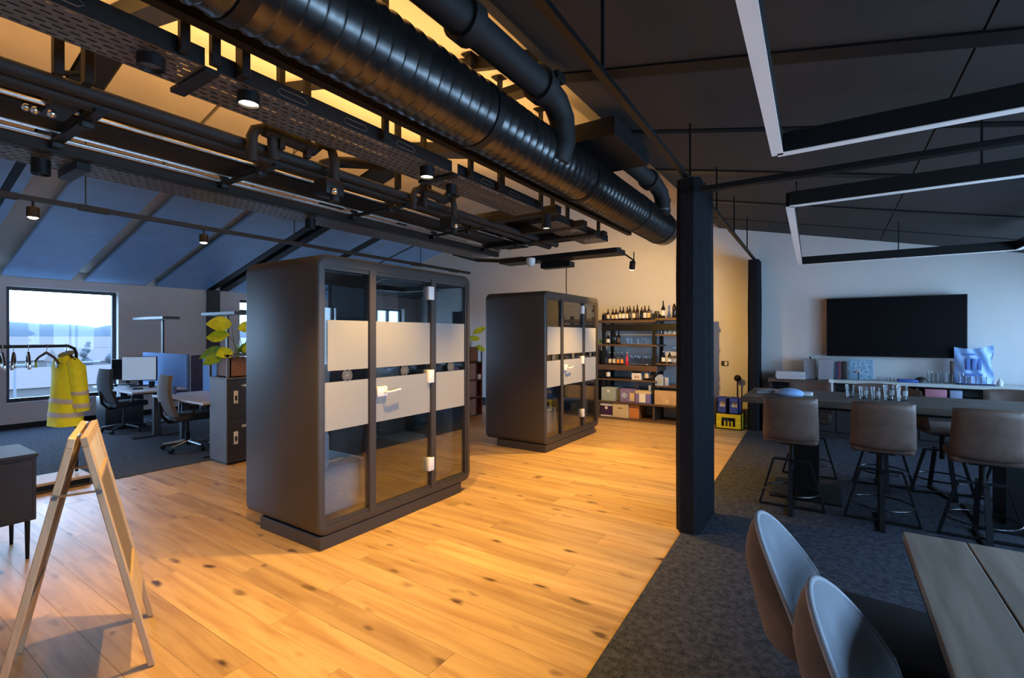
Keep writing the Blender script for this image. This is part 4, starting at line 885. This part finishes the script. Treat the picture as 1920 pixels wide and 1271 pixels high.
def tumbler(label, x, y, z, h_=.12, r=.034, r0=.028, group=None, seg=16):
    t = thing('drinking_glass', label, 'glass', (x, y, z), 0, group)
    G().lathe([(0, .008), (r0 - .003, .008), (r - .003, h_), (r, h_), (r0, 0), (0, 0)], seg=seg).obj('glass_wall', M['tumbler'], t); return t
for i, xx in enumerate((-3.29, -3.24, -3.10, -3.02, -2.95, -2.89, -2.83)):
    tumbler('%s clear tumbler from the black bottles on the second shelf' % ORD[i], xx, 9.0 + (i % 2) * .05, ZA, .12 + .04 * (i == 6), .03, .026, 'clear tumblers on the second shelf', 12)
for i, xx in enumerate((-2.66, -2.58, -2.5, -2.42, -2.34, -2.26)):
    tumbler('%s glass in the row on the short curtain side shelf' % ORD[i], xx, 9.0, 1.635, .15, .036, .03, 'glasses on the short curtain side shelf', 12)
for i, (xx, lm, gm) in enumerate([(-3.75, 'lab_dark', 'botdark'), (-3.655, 'lab_cream', 'bot'), (-3.57, 'lab_cream', 'bot'), (-3.49, 'lab_orange', 'bot'), (-3.41, 'lab_orange', 'bot'), (-3.305, 'lab_red', 'botred')]):
    bottle('bottle', ['dark labelled bottle at the booth end of the third shelf', 'cream labelled bottle on the third shelf, booth side of a pair', 'cream labelled bottle on the third shelf, curtain side of a pair', 'orange labelled bottle on the third shelf, booth side of a pair', 'orange labelled bottle on the third shelf, next to the red one', 'bright red bottle on the third shelf'][i], xx, 9.0, ZB, .245, .031, gm, lm if i != 5 else None, 'bottles on the third shelf', .38)
def wineglass(label, x, y, z, group):
    t = thing('stem_glass', label, 'glass', (x, y, z), 0, group)
    G().lathe([(0, 0), (.03, 0), (.03, .003), (.004, .008), (.004, .08), (.03, .11), (.036, .15), (.03, .19), (.027, .19), (.033, .15), (.027, .113), (0, .09)], seg=12).obj('glass_wall', M['tumbler'], t)
for i, xx in enumerate((-3.19, -3.13, -3.06, -3.0, -2.93, -2.86)): wineglass('%s stem glass after the red bottle on the third shelf' % ORD[i], xx, 8.99 + .05 * (i % 2), ZB, 'stem glasses on the third shelf')
bottle('bottle', 'white capped bottle with cream label on the fourth shelf', -3.69, 9.0, ZC, .245, .042, 'bot', 'lab_white', None, .33, capm='lab_white')
t = thing('beer_carrier', 'cream cardboard six-pack carrier printed IPA on the fourth shelf', 'carrier', (-3.11, 9.02, ZC))
B((-.09, -.06, 0), (.09, .06, .13), .003).obj('card_box', M['lab_white'], t, smooth=False)
G().prism([(-.09, .0, .13), (-.02, .0, .2), (.02, .0, .2), (.09, .0, .13)], (0, .004, 0)).obj('handle_card', M['lab_white'], t, smooth=False)
for xx in (-.06, 0, .06): G().lathe([(.026, .1), (.026, .13), (.011, .17), (.011, .22), (0, .22)], (xx, -.03, 0), 10).obj('bottle_neck', M['bot'], t)
cu = bpy.data.curves.new('print', 'FONT'); cu.body = 'IPA'; cu.size = .075; cu.extrude = .0008; cu.align_x = 'CENTER'
to = bpy.data.objects.new('tmp', cu); COL.objects.link(to); dg = bpy.context.evaluated_depsgraph_get(); me = bpy.data.meshes.new_from_object(to.evaluated_get(dg)); bpy.data.objects.remove(to)
me.materials.clear(); me.materials.append(M['lab_red']); o = bpy.data.objects.new('printed_letters', me); COL.objects.link(o); o.parent = t; o.location = (0.01, -.062, .03); o.rotation_euler = (pi / 2, 0, 0)
bottle('bottle', 'white necked dark bottle with round label on the fourth shelf', -2.92, 9.0, ZC, .30, .042, 'botdark', 'lab_cream', None, .38, capm='lab_white')
bottle('bottle', 'small dark bottle beside the white necked one on the fourth shelf', -2.83, 9.03, ZC, .2, .03, 'botdark', 'lab_dark', None, .36); bottle('bottle', 'dark bottle half behind the shelf upright on the fourth shelf', -2.755, 9.2, ZC, .2, .03, 'botdark', 'lab_white', None, .36)
for i, xx in enumerate((-2.60, -2.49)): bottle('bottle', 'dark bottle with white label and neck, %s, on the curtain side shelf' % ('left of the pair' if i == 0 else 'right of the pair'), xx, 8.97, 1.10, .22, .036, 'botdark', 'lab_white', 'white necked bottles', .34, capm='lab_white')
tumbler('tall clear tumbler at the curtain end beside the white labelled bottles', -2.39, 8.97, 1.10, .14, .034, .03); wineglass('single stem glass on the small upper curtain side board', -2.40, 9.0, 1.23, None)
tag(B((-2.66, 8.97, 1.23), (-2.60, 9.03, 1.38), .006).obj('tin', M['cabinet']), 'black tin beside the upright on the curtain side', 'tin') if False else None
t = thing('blue_carton', 'pale blue house-shaped carton with printed disc on the curtain side shelf', 'carton', (-2.66, 8.98, .69))
G().prism([(-.085, -.05, 0), (.07, -.05, 0), (.07, -.05, .14), (.02, -.05, .2), (-.02, -.05, .2), (-.085, -.05, .14)], (0, .1, 0)).obj('card_body', M['bluecard'], t, smooth=False)
G().cyl((0, -.0505, .08), (0, -.053, .08), .045, seg=18).obj('printed_disc', M['teal'], t)
tag(B((-2.575, 8.94, .69), (-2.505, 9.0, .84), .004).obj('drink_carton', M['bluecard']), 'slim pale blue drink carton beside the house-shaped one', 'carton')
def carton(name, label, x0, x1, y0, y1, z0, z1, m, prints=(), lid=None):
    t = thing(name, label, 'box', ((x0 + x1) / 2, (y0 + y1) / 2, z0)); cx_, cy_ = (x0 + x1) / 2, (y0 + y1) / 2
    B((x0 - cx_, y0 - cy_, 0), (x1 - cx_, y1 - cy_, z1 - z0), .004, 1).obj('card_body', M[m], t, smooth=False)
    for (kind, a, b_, c_, d, pm) in prints:
        if kind == 'disc': G().cyl((a, y0 - cy_ + .0005, b_), (a, y0 - cy_ - .002, b_), c_, seg=18).obj('printed_disc', M[pm], t)
        else: B((a, y0 - cy_ - .002, b_), (c_, y0 - cy_ + .0005, d)).obj('printed_panel', M[pm], t, smooth=False)
    if lid: B((x0 - cx_ - .004, y0 - cy_ - .004, z1 - z0 - .045), (x1 - cx_ + .004, y1 - cy_ + .004, z1 - z0 + .004), .003, 1).obj('lid', M[lid], t, smooth=False)
    return t
carton('carton', 'pale teal carton with round logo at the booth end of the box row', -3.80, -3.51, 8.92, 9.3, ZD, .60, 'teal', [('disc', 0.0, .19, .03, 0, 'lab_white')])
carton('carton', 'lilac carton with round logo and cream panel on the box row', -3.42, -3.125, 8.92, 9.3, ZD, .59, 'lilac', [('disc', -.06, .125, .055, 0, 'bluecard'), ('rect', .05, .03, .14, .18, 'cream')])
carton('carton', 'lilac carton with white lid next to the upright', -3.11, -2.82, 8.90, 9.25, ZD, .565, 'bluelab', [('rect', -.07, .02, .05, .19, 'lab_white'), ('rect', -.14, .01, -.09, .2, 'lilac'), ('rect', .07, .01, .13, .2, 'lilac')], 'cream')
carton('carton', 'wide plain cardboard box beside the curtain', -2.75, -2.05, 8.91, 9.35, ZD, .60, 'kraft', [('disc', -.12, .07, .04, 0, 'cream')])
carton('carton', 'dark violet carton with white lid on the bottom shelf', -3.82, -3.575, 8.92, 9.3, .035, .285, 'violet', [('disc', .0, .165, .03, 0, 'lab_white'), ('rect', -.12, .0, .12, .025, 'lab_white')], 'lab_white')
carton('carton', 'cream storage box with dark lettering stripe on the bottom shelf', -3.56, -3.25, 8.9, 9.3, .035, .30, 'cream', [('rect', -.05, .175, .05, .19, 'lab_dark')])
carton('carton', 'orange brown carton on the bottom shelf', -3.245, -3.06, 8.95, 9.3, .035, .29, 'orange')
tag(G().lathe([(0, 0), (.03, 0), (.03, .09), (0, .1)], (-3.14, 9.1, .60), 12).obj('jar', M['pot']), 'small brown jar standing on the lilac cartons', 'jar')
tag(B((-2.875, 8.95, .57), (-2.83, 9.0, .68), .01).obj('drink_carton', M['bluecard']), 'small tilted blue pack on the white lidded carton', 'carton')
# dark chest with plant left of the shelf
tag(B((-4.3, 9.05, .0), (-3.92, 9.5, 1.3), .01).obj('chest', M['darkwood']), 'tall dark chest half hidden behind the far booth', 'chest')
planter('potted_plant', 'small green plant on the dark chest beside the bottle shelf', (-4.02, 9.2, 1.302), .07, .07, .1, [((0, 0, .08), (.02, 0, .13), (.03, -.02, .16), .12, .04, -1, .1, D2), ((0, 0, .08), (-.02, 0, .13), (.0, .0, .17), .12, .04, 0, -.2, D2), ((0, 0, .08), (0, -.02, .12), (0, -.04, .14), .12, .04, -2, .2, D2)])

# crates by the curtain
def crate(name, label, x0, x1, y0, y1, z0, h_, m, win, group=None):
    t = thing(name, label, 'crate', (x0, y0, z0)); W = x1 - x0; D = y1 - y0; k = .018; g = G()
    g.box((0, 0, 0), (W, D, k)); g.box((0, D - k, 0), (W, D, h_)); g.box((0, 0, 0), (k, D, h_)); g.box((W - k, 0, 0), (W, D, h_))
    wx0, wx1, wz0, wz1 = win
    g.box((0, 0, 0), (W, k, wz0)); g.box((0, 0, wz1), (W, k, h_)); g.box((0, 0, wz0), (wx0, k, wz1)); g.box((wx1, 0, wz0), (W, k, wz1))
    n = 4
    g.obj('crate_body', M[m], t, smooth=False)
    for j in range(n):
        xx = wx0 + (wx1 - wx0) * (j + .5) / n
        G().lathe([(0, 0), (.028, 0), (.028, h_ * .45), (.012, h_ * .62), (.012, h_ * .85), (0, h_ * .85)], (xx, .07, k), 10).obj('bottle_inside', M['bot'] if m == 'yellow' else M['lab_white'], t)
    if m == 'yellow':
        for j in range(1, n): B((wx0 + (wx1 - wx0) * j / n - .012, .002, wz0), (wx0 + (wx1 - wx0) * j / n + .012, k - .002, wz0 + (wz1 - wz0) * .6)).obj('slot_bar', M[m], t, smooth=False)
        B((.02, -.001, h_ * .36), (.07, .002, h_ * .46)).obj('raised_mark', M['hivis'], t, smooth=False); B((W - .07, -.001, h_ * .4), (W - .02, .002, h_ * .5)).obj('raised_mark', M['hivis'], t, smooth=False)
    return t
crate('bottle_crate', 'yellow bottle crate on the oak floor beside the curtain', -1.71, -1.285, 8.98, 9.28, 0.001, .26, 'yellow', (.10, .32, .05, .2))
crate('bottle_crate', 'blue bottle crate stacked on the yellow one, tall bottles inside', -1.69, -1.52, 8.99, 9.27, .262, .27, 'blue', (.03, .14, .12, .22)); crate('bottle_crate', 'second blue bottle crate on the yellow one, nearer the narrow curtain', -1.50, -1.33, 8.99, 9.27, .262, .27, 'blue', (.03, .14, .12, .22))
t = thing('wall_switch', 'small white switch plate on the brown lit far wall', 'switch', (-1.653, 9.545, 1.10)); B((-.06, -.008, -.045), (.06, .004, .045), .004).obj('plate', M['cabinet'], t, smooth=False); B((.0, -.014, -.035), (.045, -.008, .035), .003).obj('rocker', M['white'], t, smooth=False)
t = thing('wine_stand', 'small dark stand with a round head behind the crates', 'stand', (-1.42, 9.42, 0)); G().cyl((0, 0, .0), (0, 0, .8), .012, seg=8).obj('stem', M['black'], t); G().sph((0, 0, .85), .06, (1, .6, 1)).obj('head', M['black'], t); G().cyl((0, 0, 0), (0, 0, .02), .08, seg=14).obj('foot', M['black'], t)

# ================================================================== TELEVISION
t = thing('television', 'very large black television mounted on the far wall', 'television', (.76, 9.43, 1.28))
B((-.85, -.03, 0), (.85, .03, .93), .008).obj('casing', M['bezel'], t, smooth=False); B((-.838, -.0335, .014), (.838, -.0301, .918)).obj('screen', M['tv'], t, smooth=False); B((-.3, .03, .3), (.3, .118, .7)).obj('wall_mount', M['black'], t, smooth=False)

# ================================================================== FAR COUNTER AND WHAT STANDS ON IT
t = thing('counter', 'long pale topped counter with open shelf under the television', 'counter', (1.0, 9.3, 0))
B((-1.0, -.25, .875), (1.95, .24, .925), .003, 1).obj('top', M['counter'], t, smooth=False); B((-1.9, -.25, .85), (-1.005, .24, .905), .003, 1).obj('end_top', M['bar'], t, smooth=False)
B((-1.88, -.22, .006), (1.93, .24, .10)).obj('plinth', M['cabinet'], t, smooth=False); B((-1.88, .2, .1), (1.93, .24, .85)).obj('back', M['cabinet'], t, smooth=False)
for xx in (-1.88, -1.0, 0., .95, 1.9): B((xx, -.23, .1), (xx + .03, .2, .85)).obj('upright', M['cabinet'], t, smooth=False)
B((-1.88, -.22, .70), (1.93, .2, .725)).obj('shelf', M['cabinet'], t, smooth=False)
for xx in (-1.84, -.96, .04, .99): B((xx, -.235, .11), (xx + .84, -.215, .69), .003, 1).obj('door', M['cabinet'], t, smooth=False)
B((-1.06, -.26, .45), (-1.0, -.2, .93), .004).obj('white_post', M['white'], t, smooth=False)
tag(B((1.10, 9.08, .726), (1.34, 9.3, .845), .01).obj('pink_box', M['pink']), 'pink box on the open shelf of the counter', 'box'); tag(B((1.37, 9.08, .726), (1.5, 9.3, .84), .004).obj('blue_box', M['bluecard']), 'pale blue box on the open shelf of the counter', 'box')
t = thing('paper_stack', 'pile of white papers at the curtain end of the counter', 'papers', (-.58, 9.2, .907))
for k in range(5): G().box((-.21, -.14, .024 * k), (.2, .14, .024 * k + .02), 0, 0, 1, Matrix.Rotation(random.uniform(-.12, .12), 4, 'Z')).obj('sheet_stack', M['paper'], t, smooth=False)
t = thing('router_box', 'light grey box with short black antenna on the counter', 'box', (-.29, 9.3, .907)); B((-.11, -.1, 0), (.05, .1, .32), .004).obj('housing', M['greybox'], t, smooth=False); G().cyl((-.02, .0, .32), (-.02, 0, .36), .012, seg=8).obj('antenna', M['black'], t)
tag(B((-.20, 9.12, .907), (.0, 9.32, 1.24), .004, 1).obj('file_box', M['greybox']), 'grey file box between the antenna box and folders', 'box')
tag(B((.03, 9.15, .927), (.06, 9.35, 1.19), .003, 1).obj('folder', M['navy']), 'navy folder standing on the counter', 'folder'); tag(B((.065, 9.15, .927), (.095, 9.35, 1.20), .003, 1).obj('folder', M['maroon']), 'maroon folder standing on the counter', 'folder'); tag(B((.105, 9.15, .927), (.185, 9.35, 1.20), .01, 2).obj('folder', M['cabinet']), 'thick black folder standing on the counter', 'folder')
t = thing('pattern_board', 'blue board patterned with pale hexagons on the counter', 'board', (.36, 9.32, .927)); B((-.155, -.012, 0), (.155, .012, .315), .003, 1).obj('board', M['hexa'], t, smooth=False)
g = G()
for (hx, hz) in [(-.1, .11), (0, .05), (.1, .04), (-.1, .24), (.02, .25), (.1, .2), (.06, .12), (-.04, .18)]:
    P = [(hx + .042 * cos(2 * pi * k / 6), -.0135, hz + .042 * sin(2 * pi * k / 6)) for k in range(6)]; g.tube(P, .0045, 6, closed=True)
g.obj('hexagon_print', M['hexl'], t)
t = thing('windmill_ornament', 'small dark ornament with pale blades before the hexagon board', 'ornament', (.33, 9.22, .927)); G().cyl((0, 0, 0), (0, 0, .12), .008, seg=8).obj('stem', M['cabinet'], t); G().sph((-.015, 0, .12), .03, (1, .6, .8)).obj('hub', M['cabinet'], t)
for a in (0.2, 2.3, 4.4): G().prism([(0, -.02, .13), (.02 * cos(a + .5), -.02, .13 + .02 * sin(a + .5)), (.07 * cos(a + pi / 2), -.02, .13 + .07 * sin(a + pi / 2))], (0, .004, 0)).obj('blade', M['lab_white'], t, smooth=False)
tag(B((.80, 9.1, .926), (1.03, 9.3, .965), .008).obj('tray', M['tray']), 'blue tray lying on the counter', 'tray'); tag(G().sph((1.07, 9.2, .925), .09, (.95, .8, .95)).obj('cloth_bundle', M['cabinet']).__class__ and bpy.data.objects['cloth_bundle'], 'dark cloth bundle on the counter next to the blue tray', 'cloth')
for i, (xx, yy) in enumerate([(.58, 9.25), (.64, 9.22), (.70, 9.25), (.74, 9.18)]): tumbler('%s low shot glass between hexagon board and blue tray' % ORD[i], xx, yy, .926, .06, .022, .02, 'shot glasses on the counter', 10)
for i, (xx, yy, hh) in enumerate([(1.17, 9.2, .17), (1.22, 9.26, .15), (1.265, 9.18, .14), (1.31, 9.25, .15), (1.355, 9.18, .14), (1.40, 9.25, .14)]): tumbler('%s tall glass in the cluster beside the dark cloth bundle' % ORD[i], xx, yy, .926, hh, .03, .026, 'tall glasses on the counter', 12)
tag(B((1.415, 9.3, .926), (1.45, 9.4, 1.24), .004).obj('wooden_post', M['shelf_oak']), 'thin brown post behind the glasses on the counter', 'post')
t = thing('plastic_bag', 'crumpled blue plastic bag with stripe print on the counter', 'bag', (1.64, 9.33, .927))
def bagf(s_):
    def f(u, v):
        x_ = -.19 + .40 * u + (.015 * sin(9 * v) if u > .9 else 0); d = .045 * sin(pi * u) ** .6 * (1 - .55 * v) + .008
        return Vector((x_, s_ * (d + .008 * sin(17 * u + 9 * v) * (1 + u)), .52 * v * (1 - .07 * sin(pi * u)) + (.03 * u * v)))
    return f
g = G(); g.grid(bagf(-1), 16, 14); g.grid(bagf(1), 16, 14); bmesh.ops.recalc_face_normals(g.bm, faces=g.bm.faces[:]); g.obj('film', M['bag'], t, ang=80)
for k in range(3): B((-.07 + k * .06, -.066, .20), (-.03 + k * .06, -.055, .36), .01).obj('printed_stripe', M['bagprint'], t, smooth=False)
B((-.12, -.068, .12), (.1, -.058, .15), .004).obj('printed_band', M['bagprint'], t, smooth=False); B((-.09, -.05, .41), (.03, -.042, .43), .004).obj('printed_band', M['bagprint'], t, smooth=False)
for i, (xx, hh) in enumerate([(1.50, .14), (1.56, .1), (1.62, .1), (1.68, .11), (1.73, .1)]):
    tumbler('%s smoky glass on the dark mat before the plastic bag' % ORD[i], xx, 9.15, .945, hh, .033, .028, 'smoky glasses before the bag', 12)
tag(B((1.45, 9.08, .926), (1.84, 9.22, .943), .004).obj('mat', M['navy']), 'dark mat with glasses in front of the plastic bag', 'mat')
tag(G().lathe([(0, 0), (.03, 0), (.032, .05), (.012, .08), (.012, .1), (0, .1)], (1.89, 9.15, .926), 12).obj('small_jug', M['paper']), 'small pale jug past the plastic bag', 'jug')

# ================================================================== HIGH BAR TABLE AND STOOLS
t = thing('bar_table', 'long high dark wooden bar table on two black pedestals', 'table', (.9, 5.78, .006))
for k in range(3): B((-1.66, -.48 + k * .322, .945), (1.66, -.48 + k * .322 + .319, 1.004), .004, 1).obj('plank', M['bar'], t, smooth=False)
B((-1.5, -.4, .915), (1.5, .4, .944)).obj('under_frame', M['black'], t, smooth=False)
for xx in (-1.13, .42): 
    B((xx - .11, -.1, .02), (xx + .11, .32, .915)).obj('pedestal', M['black'], t, smooth=False); B((xx - .3, -.3, 0), (xx + .3, .42, .02)).obj('foot_plate', M['black'], t, smooth=False)
def bar_stool(label, x, y, rz, first=None):
    if first: return dup(first, (x, y, .006), rz, label, 'brown leather swivel bar stools')
    t = thing('bar_stool', label, 'bar stool', (x, y, .006), rz, 'brown leather swivel bar stools')
    B((-.215, -.2, .63), (.215, .22, .71), .035, 4).obj('seat', M['leather'], t)
    def bk(u, v, s_):
        a = (u - .5) * 2; w_ = .222 - .012 * v; q = max(abs(a), abs(2 * v - 1)); th = .026 * (1 - q ** 6) ** .5 if q < 1 else 0
        return Vector((a * w_, -.225 - .075 * v + .045 * a * a + s_ * (th + .004), .665 + .405 * v - .012 * a * a * (1 if v > .5 else -1)))
    g = G(); g.grid(lambda u, v: bk(u, v, 1), 14, 14); g.grid(lambda u, v: bk(1 - u, v, -1), 14, 14); ed = [e for e in g.bm.edges if e.is_boundary]
    bmesh.ops.bridge_loops(g.bm, edges=ed); bmesh.ops.recalc_face_normals(g.bm, faces=g.bm.faces[:]); g.obj('backrest', M['leather'], t, ang=70)
    B((-.09, -.09, .605), (.09, .09, .632)).obj('mount_plate', M['black'], t, smooth=False)
    G().cyl((0, 0, .36), (0, 0, .61), .022, seg=12).obj('post', M['black'], t)
    def trap(dirv):
        d = Vector(dirv); n_ = Vector((-d.y, d.x, 0)); g = G()
        a = [d * -.145 + Vector((0, 0, .45)), d * .145 + Vector((0, 0, .45)), d * .262 + Vector((0, 0, .012)), d * -.262 + Vector((0, 0, .012))]
        for p, q in zip(a, a[1:] + a[:1]):
            e = (q - p).normalized(); up = e.cross(n_).normalized(); wN = n_ * .018; wU = up * .009
            g.prism([p - wN - wU, p + wN - wU, p + wN + wU, p - wN + wU], q - p)
        return g
    trap((1, 0, 0)).obj('leg_frame', M['black'], t, smooth=False); trap((0, 1, 0)).obj('leg_frame', M['black'], t, smooth=False)
    G().tube([(.222 * cos(a), .222 * sin(a), .17) for a in [2 * pi * k / 28 for k in range(28)]], .008, 8, closed=True).obj('footrest_ring', M['blackgloss'], t)
    return t
st = bar_stool('leather bar stool at the curtain end of the near table side', -.325, 5.21, .02)
bar_stool('middle leather bar stool on the near table side, below the tumblers', .345, 5.23, -.03, st)
bar_stool('third leather bar stool on the near side, beyond the tumblers', .975, 5.20, -.02, st)
bar_stool('leather bar stool across the table, behind the plastic wrapped plate', -.23, 6.5, pi, st)
bar_stool('leather bar stool across the table, its back behind the tumblers', .44, 6.52, pi + .1, st)
bar_stool('leather bar stool across the table turned sideways, seat showing under it', .92, 6.5, -pi / 2 + .25, st)
bar_stool('leather bar stool across the table at the pink box end', 1.46, 6.5, pi - .1, st)
TZ = 1.0105
for i, (xx, yy, h_, r_) in enumerate([(.14, 5.82, .12, .04), (.245, 5.75, .112, .04), (.34, 5.74, .112, .04), (.44, 5.76, .135, .046), (.535, 5.73, .14, .046)]):
    t = tumbler(['first tumbler on the bar table, nearest the wrapped plate', 'second tumbler on the bar table with frosted disc', 'third tumbler on the bar table with frosted disc', 'fourth larger tumbler on the bar table', 'fifth and tallest tumbler on the bar table'][i], xx, yy, TZ, h_, r_, r_ * .78, 'tumblers on the bar table', 20)
    G().lathe([(0, .001), (r_ * .7, .001), (r_ * .74, .012), (0, .012)], seg=16).obj('thick_base', M['tumbler'], t)
    if i: G().grid(lambda u, v: Vector(((r_ * .9 + .001) * sin((u - .5) * 1.1 + .5), -(r_ * .9 + .001) * cos((u - .5) * 1.1 + .5), h_ * .35 + h_ * .35 * v)), 6, 2).obj('frosted_mark', M['frost'], t)
t = thing('wrapped_plate', 'plate wrapped in bluish clear plastic on the bar table', 'plate', (-.37, 5.66, TZ)); G().lathe([(0, .004), (.08, .004), (.13, .018), (.135, .02), (.135, .024), (.08, .01), (0, .01)], seg=24).obj('plate', M['paper'], t); G().sph((0, 0, .015), .135, (1, .85, .42)).obj('plastic_wrap', M['bag'], t)
t = thing('napkin_tray', 'small clear tray of papers at the curtain end of the bar table', 'tray', (-.58, 5.75, TZ)); B((-.09, -.08, 0), (.09, .08, .012), .004).obj('tray_base', M['paper'], t); B((-.08, -.07, .012), (.08, .07, .035), .003).obj('papers', M['greybox'], t)
t = thing('white_packet', 'white paper packet beside the wrapped plate', 'packet', (-.24, 5.72, TZ)); B((-.07, -.09, 0), (.07, .09, .03), .012, 3).obj('paper', M['paper'], t)

# ================================================================== PLANK TABLE AND SHELL CHAIRS
t = thing('plank_table', 'grey oak plank dining table with dark joints', 'table', (.9, 1.5, .006))
xw = [-.645, -.433, -.215, 0, .215, .43, .645]
for a, b_ in zip(xw, xw[1:]):
    G().box((a + .0025, -1.3, .71), (b_ - .0025, 1.25, .744), 0, .003, 1).obj('plank', M['table_oak'], t, smooth=False)
B((-.638, -1.29, .685), (.638, 1.24, .7095)).obj('under_frame', M['black'], t, smooth=False)
for yy in (-1.0, .9):
    B((-.45, yy, .0), (-.37, yy + .08, .685)).obj('leg', M['black'], t, smooth=False); B((.37, yy, 0), (.45, yy + .08, .685)).obj('leg', M['black'], t, smooth=False); B((-.37, yy, 0), (.37, yy + .08, .05)).obj('foot_bar', M['black'], t, smooth=False)
def shell_chair(label, x, y, rz, first=None):
    if first: return dup(first, (x, y, .006), rz, label, 'velvet shell chairs at the plank table')
    t = thing('shell_chair', label, 'chair', (x, y, .006), rz, 'velvet shell chairs at the plank table')
    def S_(u, v, off):
        a = (u - .5) * 2 * rad(44)                      # around the sitter; back is at -x
        q = abs(u - .5) * 2; top = .405 * (1 - .78 * q ** 2.0) + .035
        z = .38 + v * top; lean = (z - .40) * .24
        r = .355 + .03 * v - .02 * (1 - v) ** 2; w_ = 1.1
        return Vector((-(r + off) * cos(a) - lean * cos(a) + .11, (r + off) * sin(a) * w_, z))
    NU, NV = 24, 12
    bm = bmesh.new(); A = [[bm.verts.new(S_(i / NU, j / NV, -.002 - .04 * (sin(pi * min(1, max(0, j / NV))) * sin(pi * i / NU)) ** .5)) for j in range(NV + 1)] for i in range(NU + 1)]
    for i in range(NU):
        for j in range(NV): bm.faces.new((A[i][j], A[i + 1][j], A[i + 1][j + 1], A[i][j + 1]))
    g = G(); g._add(bm); g.obj('inner_back', M['velvet'], t, ang=80)
    bm = bmesh.new(); A = [[bm.verts.new(S_(i / NU, j / NV, .006 + (.13 * (1 - .45 * j / NV)) * max(0, sin(pi * i / NU)) ** .55 * min(1, (1.0 - j / NV) * 3.2) ** .6)) for j in range(NV + 1)] for i in range(NU + 1)]
    for i in range(NU):
        for j in range(NV): bm.faces.new((A[i][j], A[i][j + 1], A[i + 1][j + 1], A[i + 1][j]))
    g = G(); g._add(bm); g.obj('outer_back', M['velvet_back'], t, ang=80)
    rim = [S_(0, j / 6, .004) for j in range(0, 6)] + [S_(i / 36, 1, .004) for i in range(37)] + [S_(1, j / 6, .004) for j in range(5, -1, -1)]
    G().tube(rim, .0105, 10).obj('piped_edge', M['piping'], t)
    g = G(); g.box((-.24, -.26, .39), (.27, .26, .485), 0, .045, 4)
    g.obj('seat', M['seatdark'], t)
    for sx_, sy_ in ((-1, -1), (1, -1), (1, 1), (-1, 1)): G().cyl((sx_ * .15 + .02, sy_ * .16, .41), (sx_ * .24 + .02, sy_ * .24, 0), .017, .011, 10).obj('leg', M['black'], t)
    return t
sc = shell_chair('velvet shell chair further from us at the plank table', .10, 2.37, -.07)
shell_chair('velvet shell chair pulled closest to the near end of the plank table', .315, 1.78, -.14, sc)
